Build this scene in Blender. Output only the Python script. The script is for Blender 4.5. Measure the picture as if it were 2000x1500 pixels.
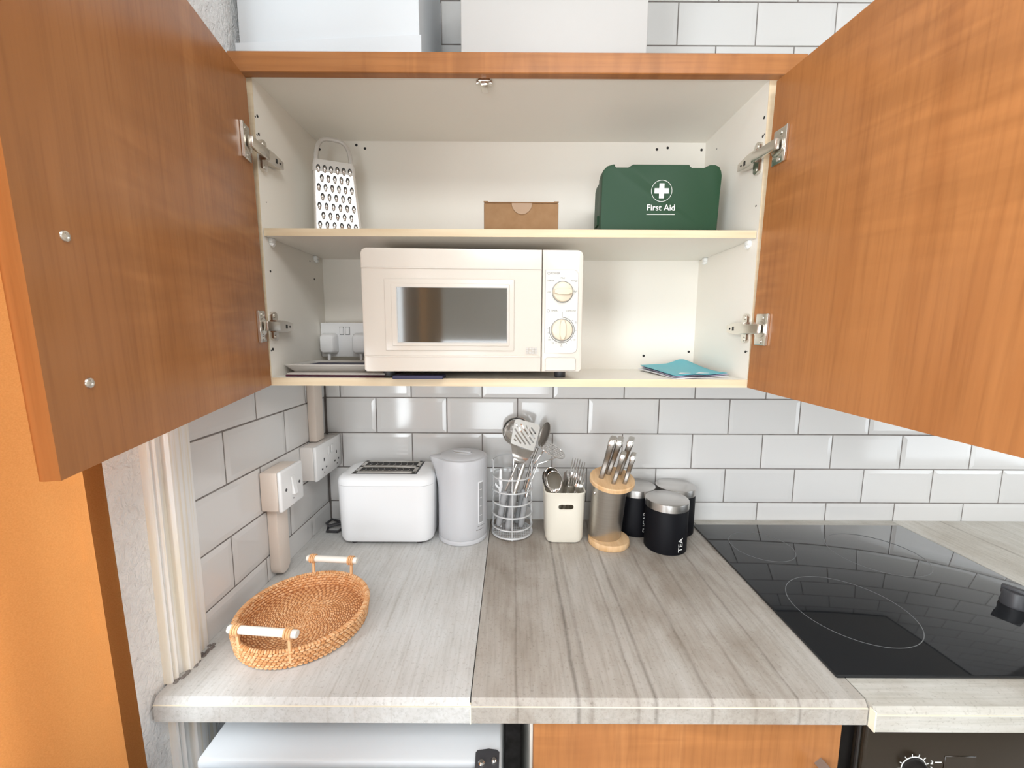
import bpy, bmesh, math, random
from math import sin, cos, pi, radians, atan2, sqrt
from mathutils import Matrix, Vector

for o in list(bpy.data.objects):
    bpy.data.objects.remove(o)
random.seed(7)
SC = bpy.context.scene
COL = SC.collection
V = Vector

# ------------------------------------------------------------------ camera, light, exposure
cam_d = bpy.data.cameras.new('camera')
cam = bpy.data.objects.new('camera', cam_d)
COL.objects.link(cam)
SC.camera = cam
cam_d.sensor_fit = 'HORIZONTAL'
cam_d.sensor_width = 36.0
cam_d.lens = 36.0 * 789.68 / 2000.0
cam_d.clip_start = 0.02
PX, RY, RZ = -0.120365, -0.004688, -0.000461
Mc = (Matrix.Rotation(RZ, 3, 'Z') @ Matrix.Rotation(PX, 3, 'X') @ Matrix.Rotation(RY, 3, 'Y'))
rgt, fwd, upv = Mc.col[0], Mc.col[1], Mc.col[2]
cam.matrix_world = Matrix(((rgt.x, upv.x, -fwd.x, 0.532545),
                           (rgt.y, upv.y, -fwd.y, -1.139516),
                           (rgt.z, upv.z, -fwd.z, 1.440385), (0, 0, 0, 1)))

SC.view_settings.view_transform = 'Standard'
SC.view_settings.look = 'None'
SC.view_settings.gamma = 1.0
SC.view_settings.use_curve_mapping = False
SC.view_settings.exposure = -0.06

W = bpy.data.worlds.new('world')
SC.world = W
W.use_nodes = True
W.node_tree.nodes['Background'].inputs[0].default_value = (0.80, 0.90, 1.0, 1)
W.node_tree.nodes['Background'].inputs[1].default_value = 1.0


def area(name, loc, rot, sx, sy, power, col):
    l = bpy.data.lights.new(name, 'AREA')
    l.shape = 'RECTANGLE'
    l.size, l.size_y = sx, sy
    l.energy = power
    l.color = col
    o = bpy.data.objects.new(name, l)
    COL.objects.link(o)
    o.location = loc
    o.rotation_euler = rot
    return o


# daylight through the left-wall window; rear, right and ceiling areas are added fill lights
area('daylight_side', (-0.05, -1.41, 1.45), (0, radians(-90), 0), 0.98, 1.32, 58, (0.93, 0.995, 1.035))
area('fill_rear', (.45, -3.52, .85), (radians(90), 0, 0), 0.9, 1.05, 26, (0.93, 0.995, 1.035))  # unseen fill added for frontal light on the worktop things
area('fill_right', (3.05, -1.00, 0.72), (0, radians(90), 0), 0.85, 1.3, 13, (0.93, 0.995, 1.035))  # unseen low fill added to brighten the plaster and left-wall tiles
area('fill_ceiling', (.95, -1.85, 2.52), (0, 0, 0), 0.9, 0.9, 25, (0.96, 0.985, 0.99))  # unseen overhead fill added to balance the brightness

# ------------------------------------------------------------------ materials


def mat(name, col, rough=0.5, metal=0.0, spec=0.5, coat=0.0):
    m = bpy.data.materials.new(name)
    m.use_nodes = True
    b = m.node_tree.nodes['Principled BSDF']
    b.inputs['Base Color'].default_value = (*col, 1)
    b.inputs['Roughness'].default_value = rough
    b.inputs['Metallic'].default_value = metal
    b.inputs['Specular IOR Level'].default_value = spec
    b.inputs['Coat Weight'].default_value = coat
    m['b'] = 1
    return m


class NT:
    """small node-tree helper"""

    def __init__(s, m):
        s.m, s.t = m, m.node_tree
        s.b = s.t.nodes['Principled BSDF']

    def n(s, typ, **kw):
        nd = s.t.nodes.new(typ)
        for k, v in kw.items():
            if k.startswith('i_'):
                nd.inputs[k[2:].replace('_', ' ')].default_value = v
            else:
                setattr(nd, k, v)
        return nd

    def l(s, a, b):
        s.t.links.new(a, b)

    def coords(s, scale=(1, 1, 1), rot=(0, 0, 0), loc=(0, 0, 0), kind='Object'):
        tc = s.n('ShaderNodeTexCoord')
        mp = s.n('ShaderNodeMapping')
        mp.inputs['Scale'].default_value = scale
        mp.inputs['Rotation'].default_value = rot
        mp.inputs['Location'].default_value = loc
        s.l(tc.outputs[kind], mp.inputs['Vector'])
        return mp.outputs['Vector']

    def noise(s, vec, scale=5, detail=4, rough=0.5, dist=0.0):
        n = s.n('ShaderNodeTexNoise')
        n.inputs['Scale'].default_value = scale
        n.inputs['Detail'].default_value = detail
        n.inputs['Roughness'].default_value = rough
        n.inputs['Distortion'].default_value = dist
        s.l(vec, n.inputs['Vector'])
        return n.outputs['Fac']

    def ramp(s, fac, stops, interp='LINEAR'):
        r = s.n('ShaderNodeValToRGB')
        r.color_ramp.interpolation = interp
        e = r.color_ramp.elements
        e.remove(e[-1])
        e[0].position = stops[0][0]
        e[0].color = (*stops[0][1], 1)
        for p, c in stops[1:]:
            e.new(p).color = (*c, 1)
        s.l(fac, r.inputs['Fac'])
        return r.outputs['Color']

    def mix(s, fac, a, b, blend='MIX'):
        m = s.n('ShaderNodeMix')
        m.data_type = 'RGBA'
        m.blend_type = blend
        for sock, v in ((m.inputs[0], fac), (m.inputs[6], a), (m.inputs[7], b)):
            if isinstance(v, (int, float)):
                sock.default_value = v
            elif isinstance(v, tuple):
                sock.default_value = (*v, 1)
            else:
                s.l(v, sock)
        return m.outputs[2]

    def math(s, op, a, b=None):
        m = s.n('ShaderNodeMath')
        m.operation = op
        for sock, v in ((m.inputs[0], a), (m.inputs[1], b)):
            if v is None:
                continue
            if isinstance(v, (int, float)):
                sock.default_value = v
            else:
                s.l(v, sock)
        return m.outputs[0]

    def bump(s, h, strength=0.2, dist=0.001):
        b = s.n('ShaderNodeBump')
        b.inputs['Strength'].default_value = strength
        b.inputs['Distance'].default_value = dist
        s.l(h, b.inputs['Height'])
        s.l(b.outputs['Normal'], s.b.inputs['Normal'])

    def base(s, c):
        s.l(c, s.b.inputs['Base Color'])


def wood(name, grain='Z', dark=(0.335, 0.127, 0.039), mid=(0.390, 0.156, 0.050), lite=(0.440, 0.184, 0.063), rough=0.27, seed=0.0):
    m = mat(name, mid, rough, spec=0.32)
    t = NT(m)
    sc = {'Z': (9, 9, 1.1), 'X': (1.1, 9, 9)}[grain]
    v = t.coords(sc, loc=(seed, seed * 1.7, seed * 0.3))
    big = t.noise(v, 0.9, 4, 0.5, 1.0)
    sc2 = {'Z': (130, 130, 5), 'X': (5, 130, 130)}[grain]
    v2 = t.coords(sc2, loc=(seed, 0, 0))
    fine = t.noise(v2, 1.0, 3, 0.6, 0.3)
    # cross figure (ripple) as on cherry veneer
    sc3 = {'Z': (6, 6, 38), 'X': (38, 6, 6)}[grain]
    v3 = t.coords(sc3, loc=(0, seed, 0))
    rip = t.noise(v3, 1.0, 2, 0.5, 0.6)
    c = t.ramp(big, [(0.30, dark), (0.46, mid), (0.58, mid), (0.72, lite)])
    f = t.ramp(fine, [(0.30, (0.86, 0.85, 0.84)), (0.5, (1, 1, 1)), (0.72, (1.06, 1.06, 1.06))])
    c = t.mix(1.0, c, f, 'MULTIPLY')
    r = t.ramp(rip, [(0.35, (0.86, 0.85, 0.84)), (0.65, (1.12, 1.13, 1.15))])
    pat = t.noise(t.coords((3, 3, 2.2), loc=(seed, 1, seed)), 1.0, 2, 0.5)
    pm = t.ramp(pat, [(0.48, (0, 0, 0)), (0.66, (1, 1, 1))])
    c = t.mix(pm, c, t.mix(1.0, c, r, 'MULTIPLY'))
    t.base(c)
    t.bump(fine, 0.05, 0.0006)
    return m


M = {}
M['wood'] = wood('cherry_veneer', 'Z', seed=0.0)
M['wood_r'] = wood('cherry_veneer_right', 'Z', seed=3.7)
M['wood_x'] = wood('cherry_veneer_rail', 'X', seed=1.3)
M['wood_b'] = wood('cherry_veneer_base', 'Z', seed=6.1)

m = mat('glazed_tile', (0.83, 0.81, 0.79), 0.10, spec=0.5)
t = NT(m)
oi = t.n('ShaderNodeObjectInfo')
c = t.ramp(oi.outputs['Random'], [(0, (0.705, 0.695, 0.685)), (1, (0.755, 0.745, 0.735))])
t.base(c)
t.bump(t.noise(t.coords(), 14, 2), 0.05, 0.004)
M['tile'] = m
m = mat('grout', (0.30, 0.275, 0.26), 0.9, spec=0.1)
t = NT(m)
t.base(t.ramp(t.noise(t.coords(), 30, 4), [(0.3, (0.17, 0.15, 0.14)), (0.7, (0.29, 0.265, 0.25))]))
M['grout'] = m
m = mat('rough_plaster', (0.93, 0.93, 0.925), 0.75, spec=0.25)
t = NT(m)
v = t.coords((1, 1, 0.8))
n1 = t.noise(v, 75, 4, 0.6, 1.4)
n2 = t.noise(v, 210, 3, 0.5)
t.bump(t.math('ADD', n1, t.math('MULTIPLY', n2, 0.35)), 0.9, 0.006)
M['plaster'] = m
M['paint'] = mat('white_paint', (0.84, 0.83, 0.80), 0.6)
m = mat('gloss_trim_paint', (0.84, 0.81, 0.74), 0.32)
t = NT(m)
t.base(t.ramp(t.noise(t.coords((3, 70, 1.2)), 2, 3), [(0.40, (0.86, 0.80, 0.68)), (0.52, (0.92, 0.91, 0.89))]))
t.bump(t.noise(t.coords((60, 60, 8)), 3, 3), 0.25, 0.002)
M['trim'] = m
M['wallr'] = mat('bounce_cutting_wall_grey', (0.36, 0.34, 0.31), 0.6)  # grey put on the unseen right wall to cut bounce onto the left door
M['ceil'] = mat('ceiling_paint', (0.85, 0.84, 0.82), 0.8)
m = mat('floor_vinyl', (0.40, 0.36, 0.31), 0.45)
t = NT(m)
t.base(t.ramp(t.noise(t.coords((8, 1, 1)), 4, 4), [(0.3, (0.33, 0.29, 0.25)), (0.7, (0.46, 0.42, 0.37))]))
M['floor'] = m

m = mat('melamine_white', (0.80, 0.775, 0.725), 0.42)
t = NT(m)
t.base(t.ramp(t.noise(t.coords(), 3, 3), [(0.3, (0.845, 0.805, 0.73)), (0.7, (0.88, 0.84, 0.765))]))
M['mel'] = m
m = mat('edge_banding', (0.80, 0.66, 0.43), 0.5)
t = NT(m)
t.base(t.ramp(t.noise(t.coords((2, 20, 40)), 3, 3), [(0.3, (0.70, 0.55, 0.36)), (0.7, (0.77, 0.64, 0.45))]))
M['band'] = m


def worktop_mat(name, base, dark, lite, lines, xmin, xmax, seed, stain=0.5, grain_x=False):
    """grey wood print laminate; lines = (x, half width, darkness) cracks that run from back to front"""
    m = mat(name, base, 0.42, spec=0.4)
    t = NT(m)
    tc = t.n('ShaderNodeTexCoord')
    sep = t.n('ShaderNodeSeparateXYZ')
    t.l(tc.outputs['Object'], sep.inputs[0])
    sc = (2.2, 18, 18) if grain_x else (18, 2.2, 18)
    g1 = t.noise(t.coords(sc, loc=(seed, seed, 0)), 1.6, 6, 0.62, 0.8)
    sc = (6, 120, 120) if grain_x else (120, 6, 120)
    g2 = t.noise(t.coords(sc, loc=(seed, 0, 0)), 1.5, 4, 0.6, 0.6)
    blot = t.noise(t.coords((5, 3.2, 3), loc=(seed, 2 * seed, 0)), 1.3, 5, 0.6, 0.4)
    speck = t.noise(t.coords((1, 1, 1), loc=(0, seed, 0)), 190, 3, 0.7)
    c = t.ramp(g1, [(0.30, dark), (0.48, base), (0.66, lite)])
    c = t.mix(1.0, c, t.ramp(g2, [(0.32, (0.88, 0.88, 0.87)), (0.5, (1, 1, 1)), (0.7, (1.05, 1.05, 1.06))]), 'MULTIPLY')
    c = t.mix(stain, c, t.ramp(blot, [(0.34, (0.72, 0.66, 0.60)), (0.50, (0.98, 0.96, 0.94)), (0.66, (1.10, 1.11, 1.12))]), 'MULTIPLY')
    c = t.mix(0.7, c, t.ramp(speck, [(0.30, (0.66, 0.64, 0.62)), (0.44, (1, 1, 1))]), 'MULTIPLY')
    if lines:
        wob = t.noise(t.coords((1.5, 7, 1), loc=(seed, 0, 0)), 1.5, 5, 0.65)
        xw = t.math('ADD', sep.outputs['X'], t.math('MULTIPLY', t.math('SUBTRACT', wob, 0.5), 0.010))
        f = t.math('DIVIDE', t.math('SUBTRACT', xw, xmin), xmax - xmin)
        stops = [(0.0, (1, 1, 1))]
        k = 1.0 / (xmax - xmin)
        for (x, hw, d) in sorted(lines):
            p = (x - xmin) * k
            hw = hw * .55
            d = .12 + .88 * d
            stops += [(p - hw * 2.2 * k, (1, 1, 1)), (p, (d, d * 0.97, d * 0.94)), (p + hw * k, (1, 1, 1))]
        lc = t.ramp(f, stops[:32])
        patch = t.noise(t.coords((2, 16, 1), loc=(seed, 3, 0)), 1.4, 4, 0.7)
        lfac = t.ramp(patch, [(0.34, (0.45, 0.45, 0.45)), (0.52, (1, 1, 1))])
        c = t.mix(lfac, c, t.mix(1.0, c, lc, 'MULTIPLY'))
    t.base(c)
    t.bump(t.math('ADD', g2, t.math('MULTIPLY', g1, 0.5)), 0.12, 0.001)
    return m


GB, GD, GL = (0.47, 0.435, 0.39), (0.385, 0.35, 0.305), (0.545, 0.515, 0.475)
M['wt_l'] = worktop_mat('worktop_print_left', (0.58, 0.58, 0.57), (0.55, 0.548, 0.535), (0.61, 0.613, 0.605), [(0.10, .002, .9), (0.26, .002, .84), (0.30, .0015, .88), (0.355, .0015, .86)], 0, 0.48, 1.0, 0.5)
M['wt_m'] = worktop_mat('worktop_print_middle', (0.405, 0.372, 0.335), (0.365, 0.332, 0.295), (0.445, 0.418, 0.385),
                        [(0.543, .004, .62), (0.635, .005, .38), (0.655, .008, .70), (0.725, .004, .62), (0.752, .005, .5), (0.835, .004, .6), (0.90, .004, .7), (0.965, .004, .55), (1.01, .004, .75)], 0.47, 1.07, 4.0, 0.85)
M['wt_r'] = worktop_mat('worktop_print_right', (0.61, 0.585, 0.53), (0.565, 0.54, 0.485), (0.65, 0.63, 0.585), [(1.72, .004, .6), (1.80, .004, .6), (1.90, .004, .6), (2.05, .004, .6)], 1.06, 2.6, 9.0, 0.6)
M['wt_h'] = worktop_mat('worktop_print_hob', (0.53, 0.51, 0.465), (0.475, 0.45, 0.40), (0.585, 0.57, 0.535), [], 1.06, 2.6, 12.0, 0.6, True)
M['glue'] = mat('cream_edge_line', (0.85, 0.78, 0.62), 0.5)
M['chip'] = mat('chipboard_edge', (0.78, 0.74, 0.66), 0.6)

M['plw'] = mat('white_plastic', (0.88, 0.885, 0.90), 0.26)
M['plw2'] = mat('white_kettle_plastic', (0.58, 0.585, 0.61), 0.34)
M['plc'] = mat('cream_plastic', (0.80, 0.76, 0.66), 0.40)
M['mw'] = mat('cream_white_enamel', (0.70, 0.645, 0.575), 0.22)
M['mwp'] = mat('panel_print_white', (0.70, 0.69, 0.645), 0.35)
M['knob'] = mat('ivory_knob', (0.72, 0.64, 0.50), 0.35)
M['soc'] = mat('socket_plastic', (0.82, 0.78, 0.75), 0.30)
M['socw'] = mat('white_faceplate', (0.86, 0.86, 0.86), 0.25)
M['trk'] = mat('trunking_plastic', (0.80, 0.70, 0.62), 0.42)
M['blk'] = mat('black_hole', (0.012, 0.011, 0.010), 0.6)
M['dgry'] = mat('dark_grey_plastic', (0.05, 0.05, 0.055), 0.45)
M['greyink'] = mat('grey_ink', (0.16, 0.155, 0.15), 0.6)
M['ltink'] = mat('light_grey_ink', (0.58, 0.56, 0.53), 0.6)
M['wht'] = mat('white_ink', (0.86, 0.86, 0.84), 0.5)
M['steel'] = mat('polished_steel', (0.72, 0.70, 0.68), 0.16, 1.0)
M['nickel'] = mat('nickel_hinge', (0.72, 0.68, 0.62), 0.26, 1.0)
m = mat('brushed_steel', (0.62, 0.59, 0.55), 0.30, 1.0)
t = NT(m)
g = t.noise(t.coords((4, 4, 400)), 1, 3)
t.b.inputs['Anisotropic'].default_value = 0.6
t.base(t.ramp(g, [(0.3, (0.58, 0.555, 0.52)), (0.7, (0.64, 0.615, 0.58))]))
M['brush'] = m
M['bowhandle'] = mat('brushed_grey_metal', (0.36, 0.35, 0.34), 0.42, 0.7)
M['grater'] = mat('satin_grater_steel', (0.84, 0.83, 0.81), 0.34, 0.85)
M['knife'] = mat('satin_knife_steel', (0.40, 0.375, 0.345), 0.40, 1.0)
M['knifetop'] = mat('bright_knife_cap', (0.74, 0.72, 0.69), 0.22, 1.0)
M['wire'] = mat('silver_painted_wire', (0.66, 0.67, 0.68), 0.36, 0.25)
M['ghandle'] = mat('grey_soft_handle', (0.36, 0.365, 0.375), 0.5)
M['can'] = mat('matt_black_enamel', (0.006, 0.006, 0.008), 0.5, spec=0.12)
m = mat('lid_steel', (0.66, 0.64, 0.62), 0.28, 1.0)
t = NT(m)
tc = t.coords((1, 1, 1))
M['lid'] = m
m = mat('pine_disc', (0.72, 0.47, 0.25), 0.45)
t = NT(m)
g = t.noise(t.coords((60, 8, 8)), 1.2, 4, 0.6, 0.8)
t.base(t.ramp(g, [(0.3, (0.62, 0.37, 0.17)), (0.55, (0.74, 0.49, 0.27)), (0.75, (0.80, 0.57, 0.34))]))
M['pine'] = m
m = mat('hob_glass', (0.010, 0.011, 0.013), 0.045, spec=0.55)
M['glass'] = m
M['ring'] = mat('zone_marking', (0.16, 0.165, 0.17), 0.3)
M['ovn'] = mat('black_brown_oven_glass', (0.022, 0.015, 0.009), 0.22)
M['ovf'] = mat('oven_frame_black', (0.016, 0.014, 0.013), 0.3)
M['win'] = mat('dark_oven_window', (0.060, 0.052, 0.038), 0.06, spec=0.8)
M['win'].node_tree.nodes['Principled BSDF'].inputs['IOR'].default_value = 1.9
m = mat('cardboard', (0.50, 0.31, 0.165), 0.8, spec=0.15)
t = NT(m)
t.base(t.ramp(t.noise(t.coords(), 60, 4), [(0.3, (0.29, 0.165, 0.082)), (0.7, (0.33, 0.195, 0.100))]))
M['card'] = m
M['tape'] = mat('clear_tape', (0.38, 0.25, 0.155), 0.25)
m = mat('green_case_plastic', (0.015, 0.056, 0.025), 0.5, spec=0.35)
t = NT(m)
t.bump(t.noise(t.coords(), 900, 2), 0.15, 0.0004)
M['green'] = m
M['teal'] = mat('teal_paper', (0.12, 0.47, 0.56), 0.55)
M['paper'] = mat('white_paper', (0.82, 0.82, 0.85), 0.6)
M['lilac'] = mat('lilac_paper', (0.42, 0.38, 0.52), 0.6)
M['navy'] = mat('navy_cover', (0.018, 0.016, 0.06), 0.5)
M['maroon'] = mat('maroon_cover', (0.10, 0.02, 0.05), 0.5)
M['greyplas'] = mat('pale_grey_plastic', (0.56, 0.53, 0.49), 0.4)
M['bone'] = mat('white_wood_handle', (0.84, 0.80, 0.73), 0.4)
m = mat('rattan', (0.60, 0.28, 0.11), 0.55)
t = NT(m)
ge = t.n('ShaderNodeNewGeometry')
t.base(t.ramp(ge.outputs['Random Per Island'], [(0, (0.62, 0.27, 0.095)), (0.5, (0.80, 0.43, 0.195)), (1, (0.88, 0.57, 0.32))]))
M['rattan'] = m
M['rattan_core'] = mat('rattan_core', (0.40, 0.155, 0.055), 0.7)
m = mat('mustard_curtain', (0.62, 0.29, 0.055), 0.85, spec=0.1)
t = NT(m)
n = t.noise(t.coords((900, 900, 900)), 1, 2)
c = t.ramp(n, [(0.3, (0.40, 0.195, 0.064)), (0.7, (0.45, 0.225, 0.078))])
t.base(c)
tr = t.n('ShaderNodeBsdfTranslucent')
t.l(c, tr.inputs['Color'])
ms = t.n('ShaderNodeMixShader')
ms.inputs[0].default_value = 0.30
out = t.t.nodes['Material Output']
t.l(t.b.outputs[0], ms.inputs[1])
t.l(tr.outputs[0], ms.inputs[2])
t.l(ms.outputs[0], out.inputs['Surface'])
M['curtain'] = m
m = mat('window_glass', (0.9, 0.95, 1.0), 0.02)
m.node_tree.nodes['Principled BSDF'].inputs['Transmission Weight'].default_value = 1.0
M['pane'] = m
M['fridge'] = mat('fridge_enamel', (0.68, 0.71, 0.74), 0.25)
M['appl'] = mat('box_white', (0.74, 0.775, 0.81), 0.45)
M['appl2'] = mat('box_cream_white', (0.565, 0.55, 0.535), 0.5)

# ------------------------------------------------------------------ geometry helpers
WM = {}


class B:
    def __init__(s):
        s.bm = bmesh.new()

    def _bev(s, verts, w, seg):
        es = list({e for v in verts for e in v.link_edges})
        bmesh.ops.bevel(s.bm, geom=es, offset=w, segments=seg, profile=0.5, affect='EDGES', clamp_overlap=True)

    def box(s, x0, x1, y0, y1, z0, z1, bev=0.0, seg=2, mtx=None):
        c = V(((x0 + x1) / 2, (y0 + y1) / 2, (z0 + z1) / 2))
        T = Matrix.Translation(c) @ Matrix.Diagonal((abs(x1 - x0), abs(y1 - y0), abs(z1 - z0), 1))
        if mtx is not None:
            T = mtx @ T
        r = bmesh.ops.create_cube(s.bm, size=1, matrix=T)
        if bev:
            s._bev(r['verts'], bev, seg)
        return s

    def tube(s, pts, r, seg=8, closed=False, caps=True, flat=None):
        pts = [V(p) for p in pts]
        n = len(pts)
        rad = r if isinstance(r, (list, tuple)) else [r] * n
        fd, fk = (V(flat[0]).normalized(), flat[1]) if flat else (None, 1)
        rings = []
        ref = None
        for i, p in enumerate(pts):
            if closed:
                d = (pts[(i + 1) % n] - pts[i - 1])
            else:
                d = pts[min(i + 1, n - 1)] - pts[max(i - 1, 0)]
            d.normalize()
            if ref is None:
                ref = V((0, 0, 1)) if abs(d.z) < 0.9 else V((1, 0, 0))
            a = ref - d * ref.dot(d)
            if a.length < 1e-6:
                a = d.orthogonal()
            a.normalize()
            b = d.cross(a)
            ref = a
            ring = []
            for k in range(seg):
                an = 2 * pi * k / seg
                o = (a * cos(an) + b * sin(an)) * rad[i]
                if fd is not None:
                    o = o - fd * o.dot(fd) * (1 - fk)
                ring.append(s.bm.verts.new(p + o))
            rings.append(ring)
        m = n if closed else n - 1
        for i in range(m):
            A, Bq = rings[i], rings[(i + 1) % n]
            for k in range(seg):
                s.bm.faces.new((A[k], A[(k + 1) % seg], Bq[(k + 1) % seg], Bq[k]))
        if caps and not closed:
            s.bm.faces.new(rings[0][::-1])
            s.bm.faces.new(rings[-1])
        return s

    def lathe(s, prof, seg=40, mtx=None, closed=False, fn=None):
        """prof: list of (r, z) revolved about z; r == 0 gives a pole"""
        mtx = mtx or Matrix.Identity(4)
        rings = []
        for (r, z) in prof:
            if r <= 1e-7:
                rings.append([s.bm.verts.new(mtx @ V((0, 0, z)))])
            else:
                ring = []
                for k in range(seg):
                    a = 2 * pi * k / seg
                    p = V((r * cos(a), r * sin(a), z))
                    if fn:
                        p = fn(p, a)
                    ring.append(s.bm.verts.new(mtx @ p))
                rings.append(ring)
        m = len(rings) if closed else len(rings) - 1
        for i in range(m):
            A, Bq = rings[i], rings[(i + 1) % len(rings)]
            if len(A) == 1 and len(Bq) == 1:
                continue
            for k in range(seg):
                k2 = (k + 1) % seg
                if len(A) == 1:
                    s.bm.faces.new((A[0], Bq[k2], Bq[k]))
                elif len(Bq) == 1:
                    s.bm.faces.new((A[k], A[k2], Bq[0]))
                else:
                    s.bm.faces.new((A[k], A[k2], Bq[k2], Bq[k]))
        return s

    def prism(s, poly, z0, z1, mtx=None, bev=0.0, seg=2):
        mtx = mtx or Matrix.Identity(4)
        a = [s.bm.verts.new(mtx @ V((x, y, z0))) for x, y in poly]
        b = [s.bm.verts.new(mtx @ V((x, y, z1))) for x, y in poly]
        n = len(poly)
        f0 = s.bm.faces.new(a[::-1])
        f1 = s.bm.faces.new(b)
        for i in range(n):
            s.bm.faces.new((a[i], a[(i + 1) % n], b[(i + 1) % n], b[i]))
        if bev:
            es = list(f0.edges) + list(f1.edges)
            bmesh.ops.bevel(s.bm, geom=es, offset=bev, segments=seg, profile=0.5, affect='EDGES')
        return s

    def loft(s, secs, n=6, cap0=True, cap1=True, mtx=None):
        """rounded-rectangle sections: (cx, cy, z, hx, hy, r)"""
        mtx = mtx or Matrix.Identity(4)
        rings = []
        for (cx, cy, z, hx, hy, r) in secs:
            ring = []
            for (sx, sy, a0) in ((1, 1, 0), (-1, 1, 90), (-1, -1, 180), (1, -1, 270)):
                for k in range(n + 1):
                    a = radians(a0 + 90 * k / n)
                    ring.append(s.bm.verts.new(mtx @ V((cx + sx * (hx - r) + r * cos(a), cy + sy * (hy - r) + r * sin(a), z))))
            rings.append(ring)
        N = len(rings[0])
        for A, Bq in zip(rings, rings[1:]):
            for k in range(N):
                s.bm.faces.new((A[k], A[(k + 1) % N], Bq[(k + 1) % N], Bq[k]))
        if cap0:
            s.bm.faces.new(rings[0][::-1])
        if cap1:
            s.bm.faces.new(rings[-1])
        return s

    def ball(s, c, rx, ry=None, rz=None, u=12, v=8, mtx=None):
        T = Matrix.Translation(V(c)) @ (mtx or Matrix.Identity(4)) @ Matrix.Diagonal((rx, ry or rx, rz or rx, 1))
        bmesh.ops.create_uvsphere(s.bm, u_segments=u, v_segments=v, radius=1, matrix=T)
        return s

    def disc(s, c, r, nrm=(0, 0, 1), h=0.0006, seg=16):
        z = V(nrm).normalized()
        q = z.to_track_quat('Z', 'Y').to_matrix().to_4x4()
        T = Matrix.Translation(V(c)) @ q
        return s.prism([(r * cos(2 * pi * k / seg), r * sin(2 * pi * k / seg)) for k in range(seg)], 0, h, T)

    def quads(s, grid):
        vs = [[s.bm.verts.new(p) for p in row] for row in grid]
        for i in range(len(vs) - 1):
            for j in range(len(vs[0]) - 1):
                s.bm.faces.new((vs[i][j], vs[i + 1][j], vs[i + 1][j + 1], vs[i][j + 1]))
        return s


def mesh_of(b, name, mtl, sharp=38):
    bm = b.bm
    bmesh.ops.recalc_face_normals(bm, faces=bm.faces)
    lim = radians(sharp)
    for f in bm.faces:
        f.smooth = True
    for e in bm.edges:
        if len(e.link_faces) == 2:
            e.smooth = e.calc_face_angle(0) < lim
    me = bpy.data.meshes.new(name)
    bm.to_mesh(me)
    bm.free()
    me.materials.append(mtl)
    return me


def put(name, data, parent=None, mw=None):
    """link an object; mw = its world matrix"""
    o = bpy.data.objects.new(name, data)
    COL.objects.link(o)
    mw = mw or Matrix.Identity(4)
    WM[o.name] = mw
    if parent is not None:
        o.parent = parent
        o.matrix_local = WM[parent.name].inverted() @ mw
    else:
        o.matrix_local = mw
    return o


def obj(name, b, mtl, parent=None, mw=None, sharp=38):
    """b is modelled in world space; the object's own frame is its parent's (or mw)"""
    if mw is None:
        mw = WM[parent.name] if parent is not None else Matrix.Identity(4)
    b.bm.transform(mw.inverted())
    return put(name, mesh_of(b, name, mtl, sharp), parent, mw)


def lobj(name, b, mtl, parent, sharp=38):
    """b is modelled in the parent's own frame"""
    return put(name, mesh_of(b, name, mtl, sharp), parent, WM[parent.name])


def tag(o, label, cat, group=None):
    o['label'] = label
    o['category'] = cat
    if group:
        o['group'] = group
    return o


def thing(name, label, cat, loc=(0, 0, 0), rot=None, group=None):
    T = Matrix.Translation(V(loc))
    if rot is not None:
        T = T @ rot
    return tag(put(name, None, None, T), label, cat, group)


def struct(name, b, mtl, parent=None):
    o = obj(name, b, mtl, parent)
    if parent is None:
        o['kind'] = 'structure'
    return o


def text_bm(s, size, depth=0.0003, align='CENTER', bold=0.0):
    cu = bpy.data.curves.new('lettering', 'FONT')
    cu.body = s
    cu.size = size
    cu.align_x = align
    cu.align_y = 'CENTER'
    cu.extrude = depth
    cu.offset = bold
    cu.resolution_u = 3
    o = bpy.data.objects.new('lettering', cu)
    COL.objects.link(o)
    dg = bpy.context.evaluated_depsgraph_get()
    dg.update()
    me = bpy.data.meshes.new_from_object(o.evaluated_get(dg))
    bpy.data.objects.remove(o)
    b = B()
    b.bm.from_mesh(me)
    bpy.data.meshes.remove(me)
    bpy.data.curves.remove(cu)
    return b


def frame(o, x, z):
    """matrix whose local X/Y/Z are x, z x ... : columns x, y=z cross x, z at origin o"""
    x = V(x).normalized()
    z = V(z).normalized()
    y = z.cross(x).normalized()
    x = y.cross(z).normalized()
    return Matrix(((x.x, y.x, z.x, o[0]), (x.y, y.y, z.y, o[1]), (x.z, y.z, z.z, o[2]), (0, 0, 0, 1)))


def boolean_cut(o, cutters):
    """subtract closed bmeshes (modelled in o's own frame) from o's mesh, once, for good"""
    tmp = []
    for c in cutters:
        bmesh.ops.recalc_face_normals(c.bm, faces=c.bm.faces)
        me = bpy.data.meshes.new('cut')
        c.bm.to_mesh(me)
        c.bm.free()
        k = bpy.data.objects.new('cut', me)
        COL.objects.link(k)
        k.matrix_world = WM[o.name]
        tmp.append(k)
        md = o.modifiers.new('cut', 'BOOLEAN')
        md.object = k
        md.solver = 'EXACT'
    bpy.context.view_layer.update()
    dg = bpy.context.evaluated_depsgraph_get()
    me = bpy.data.meshes.new_from_object(o.evaluated_get(dg))
    o.modifiers.clear()
    old = o.data
    o.data = me
    bpy.data.meshes.remove(old)
    for k in tmp:
        bpy.data.objects.remove(k)


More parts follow.
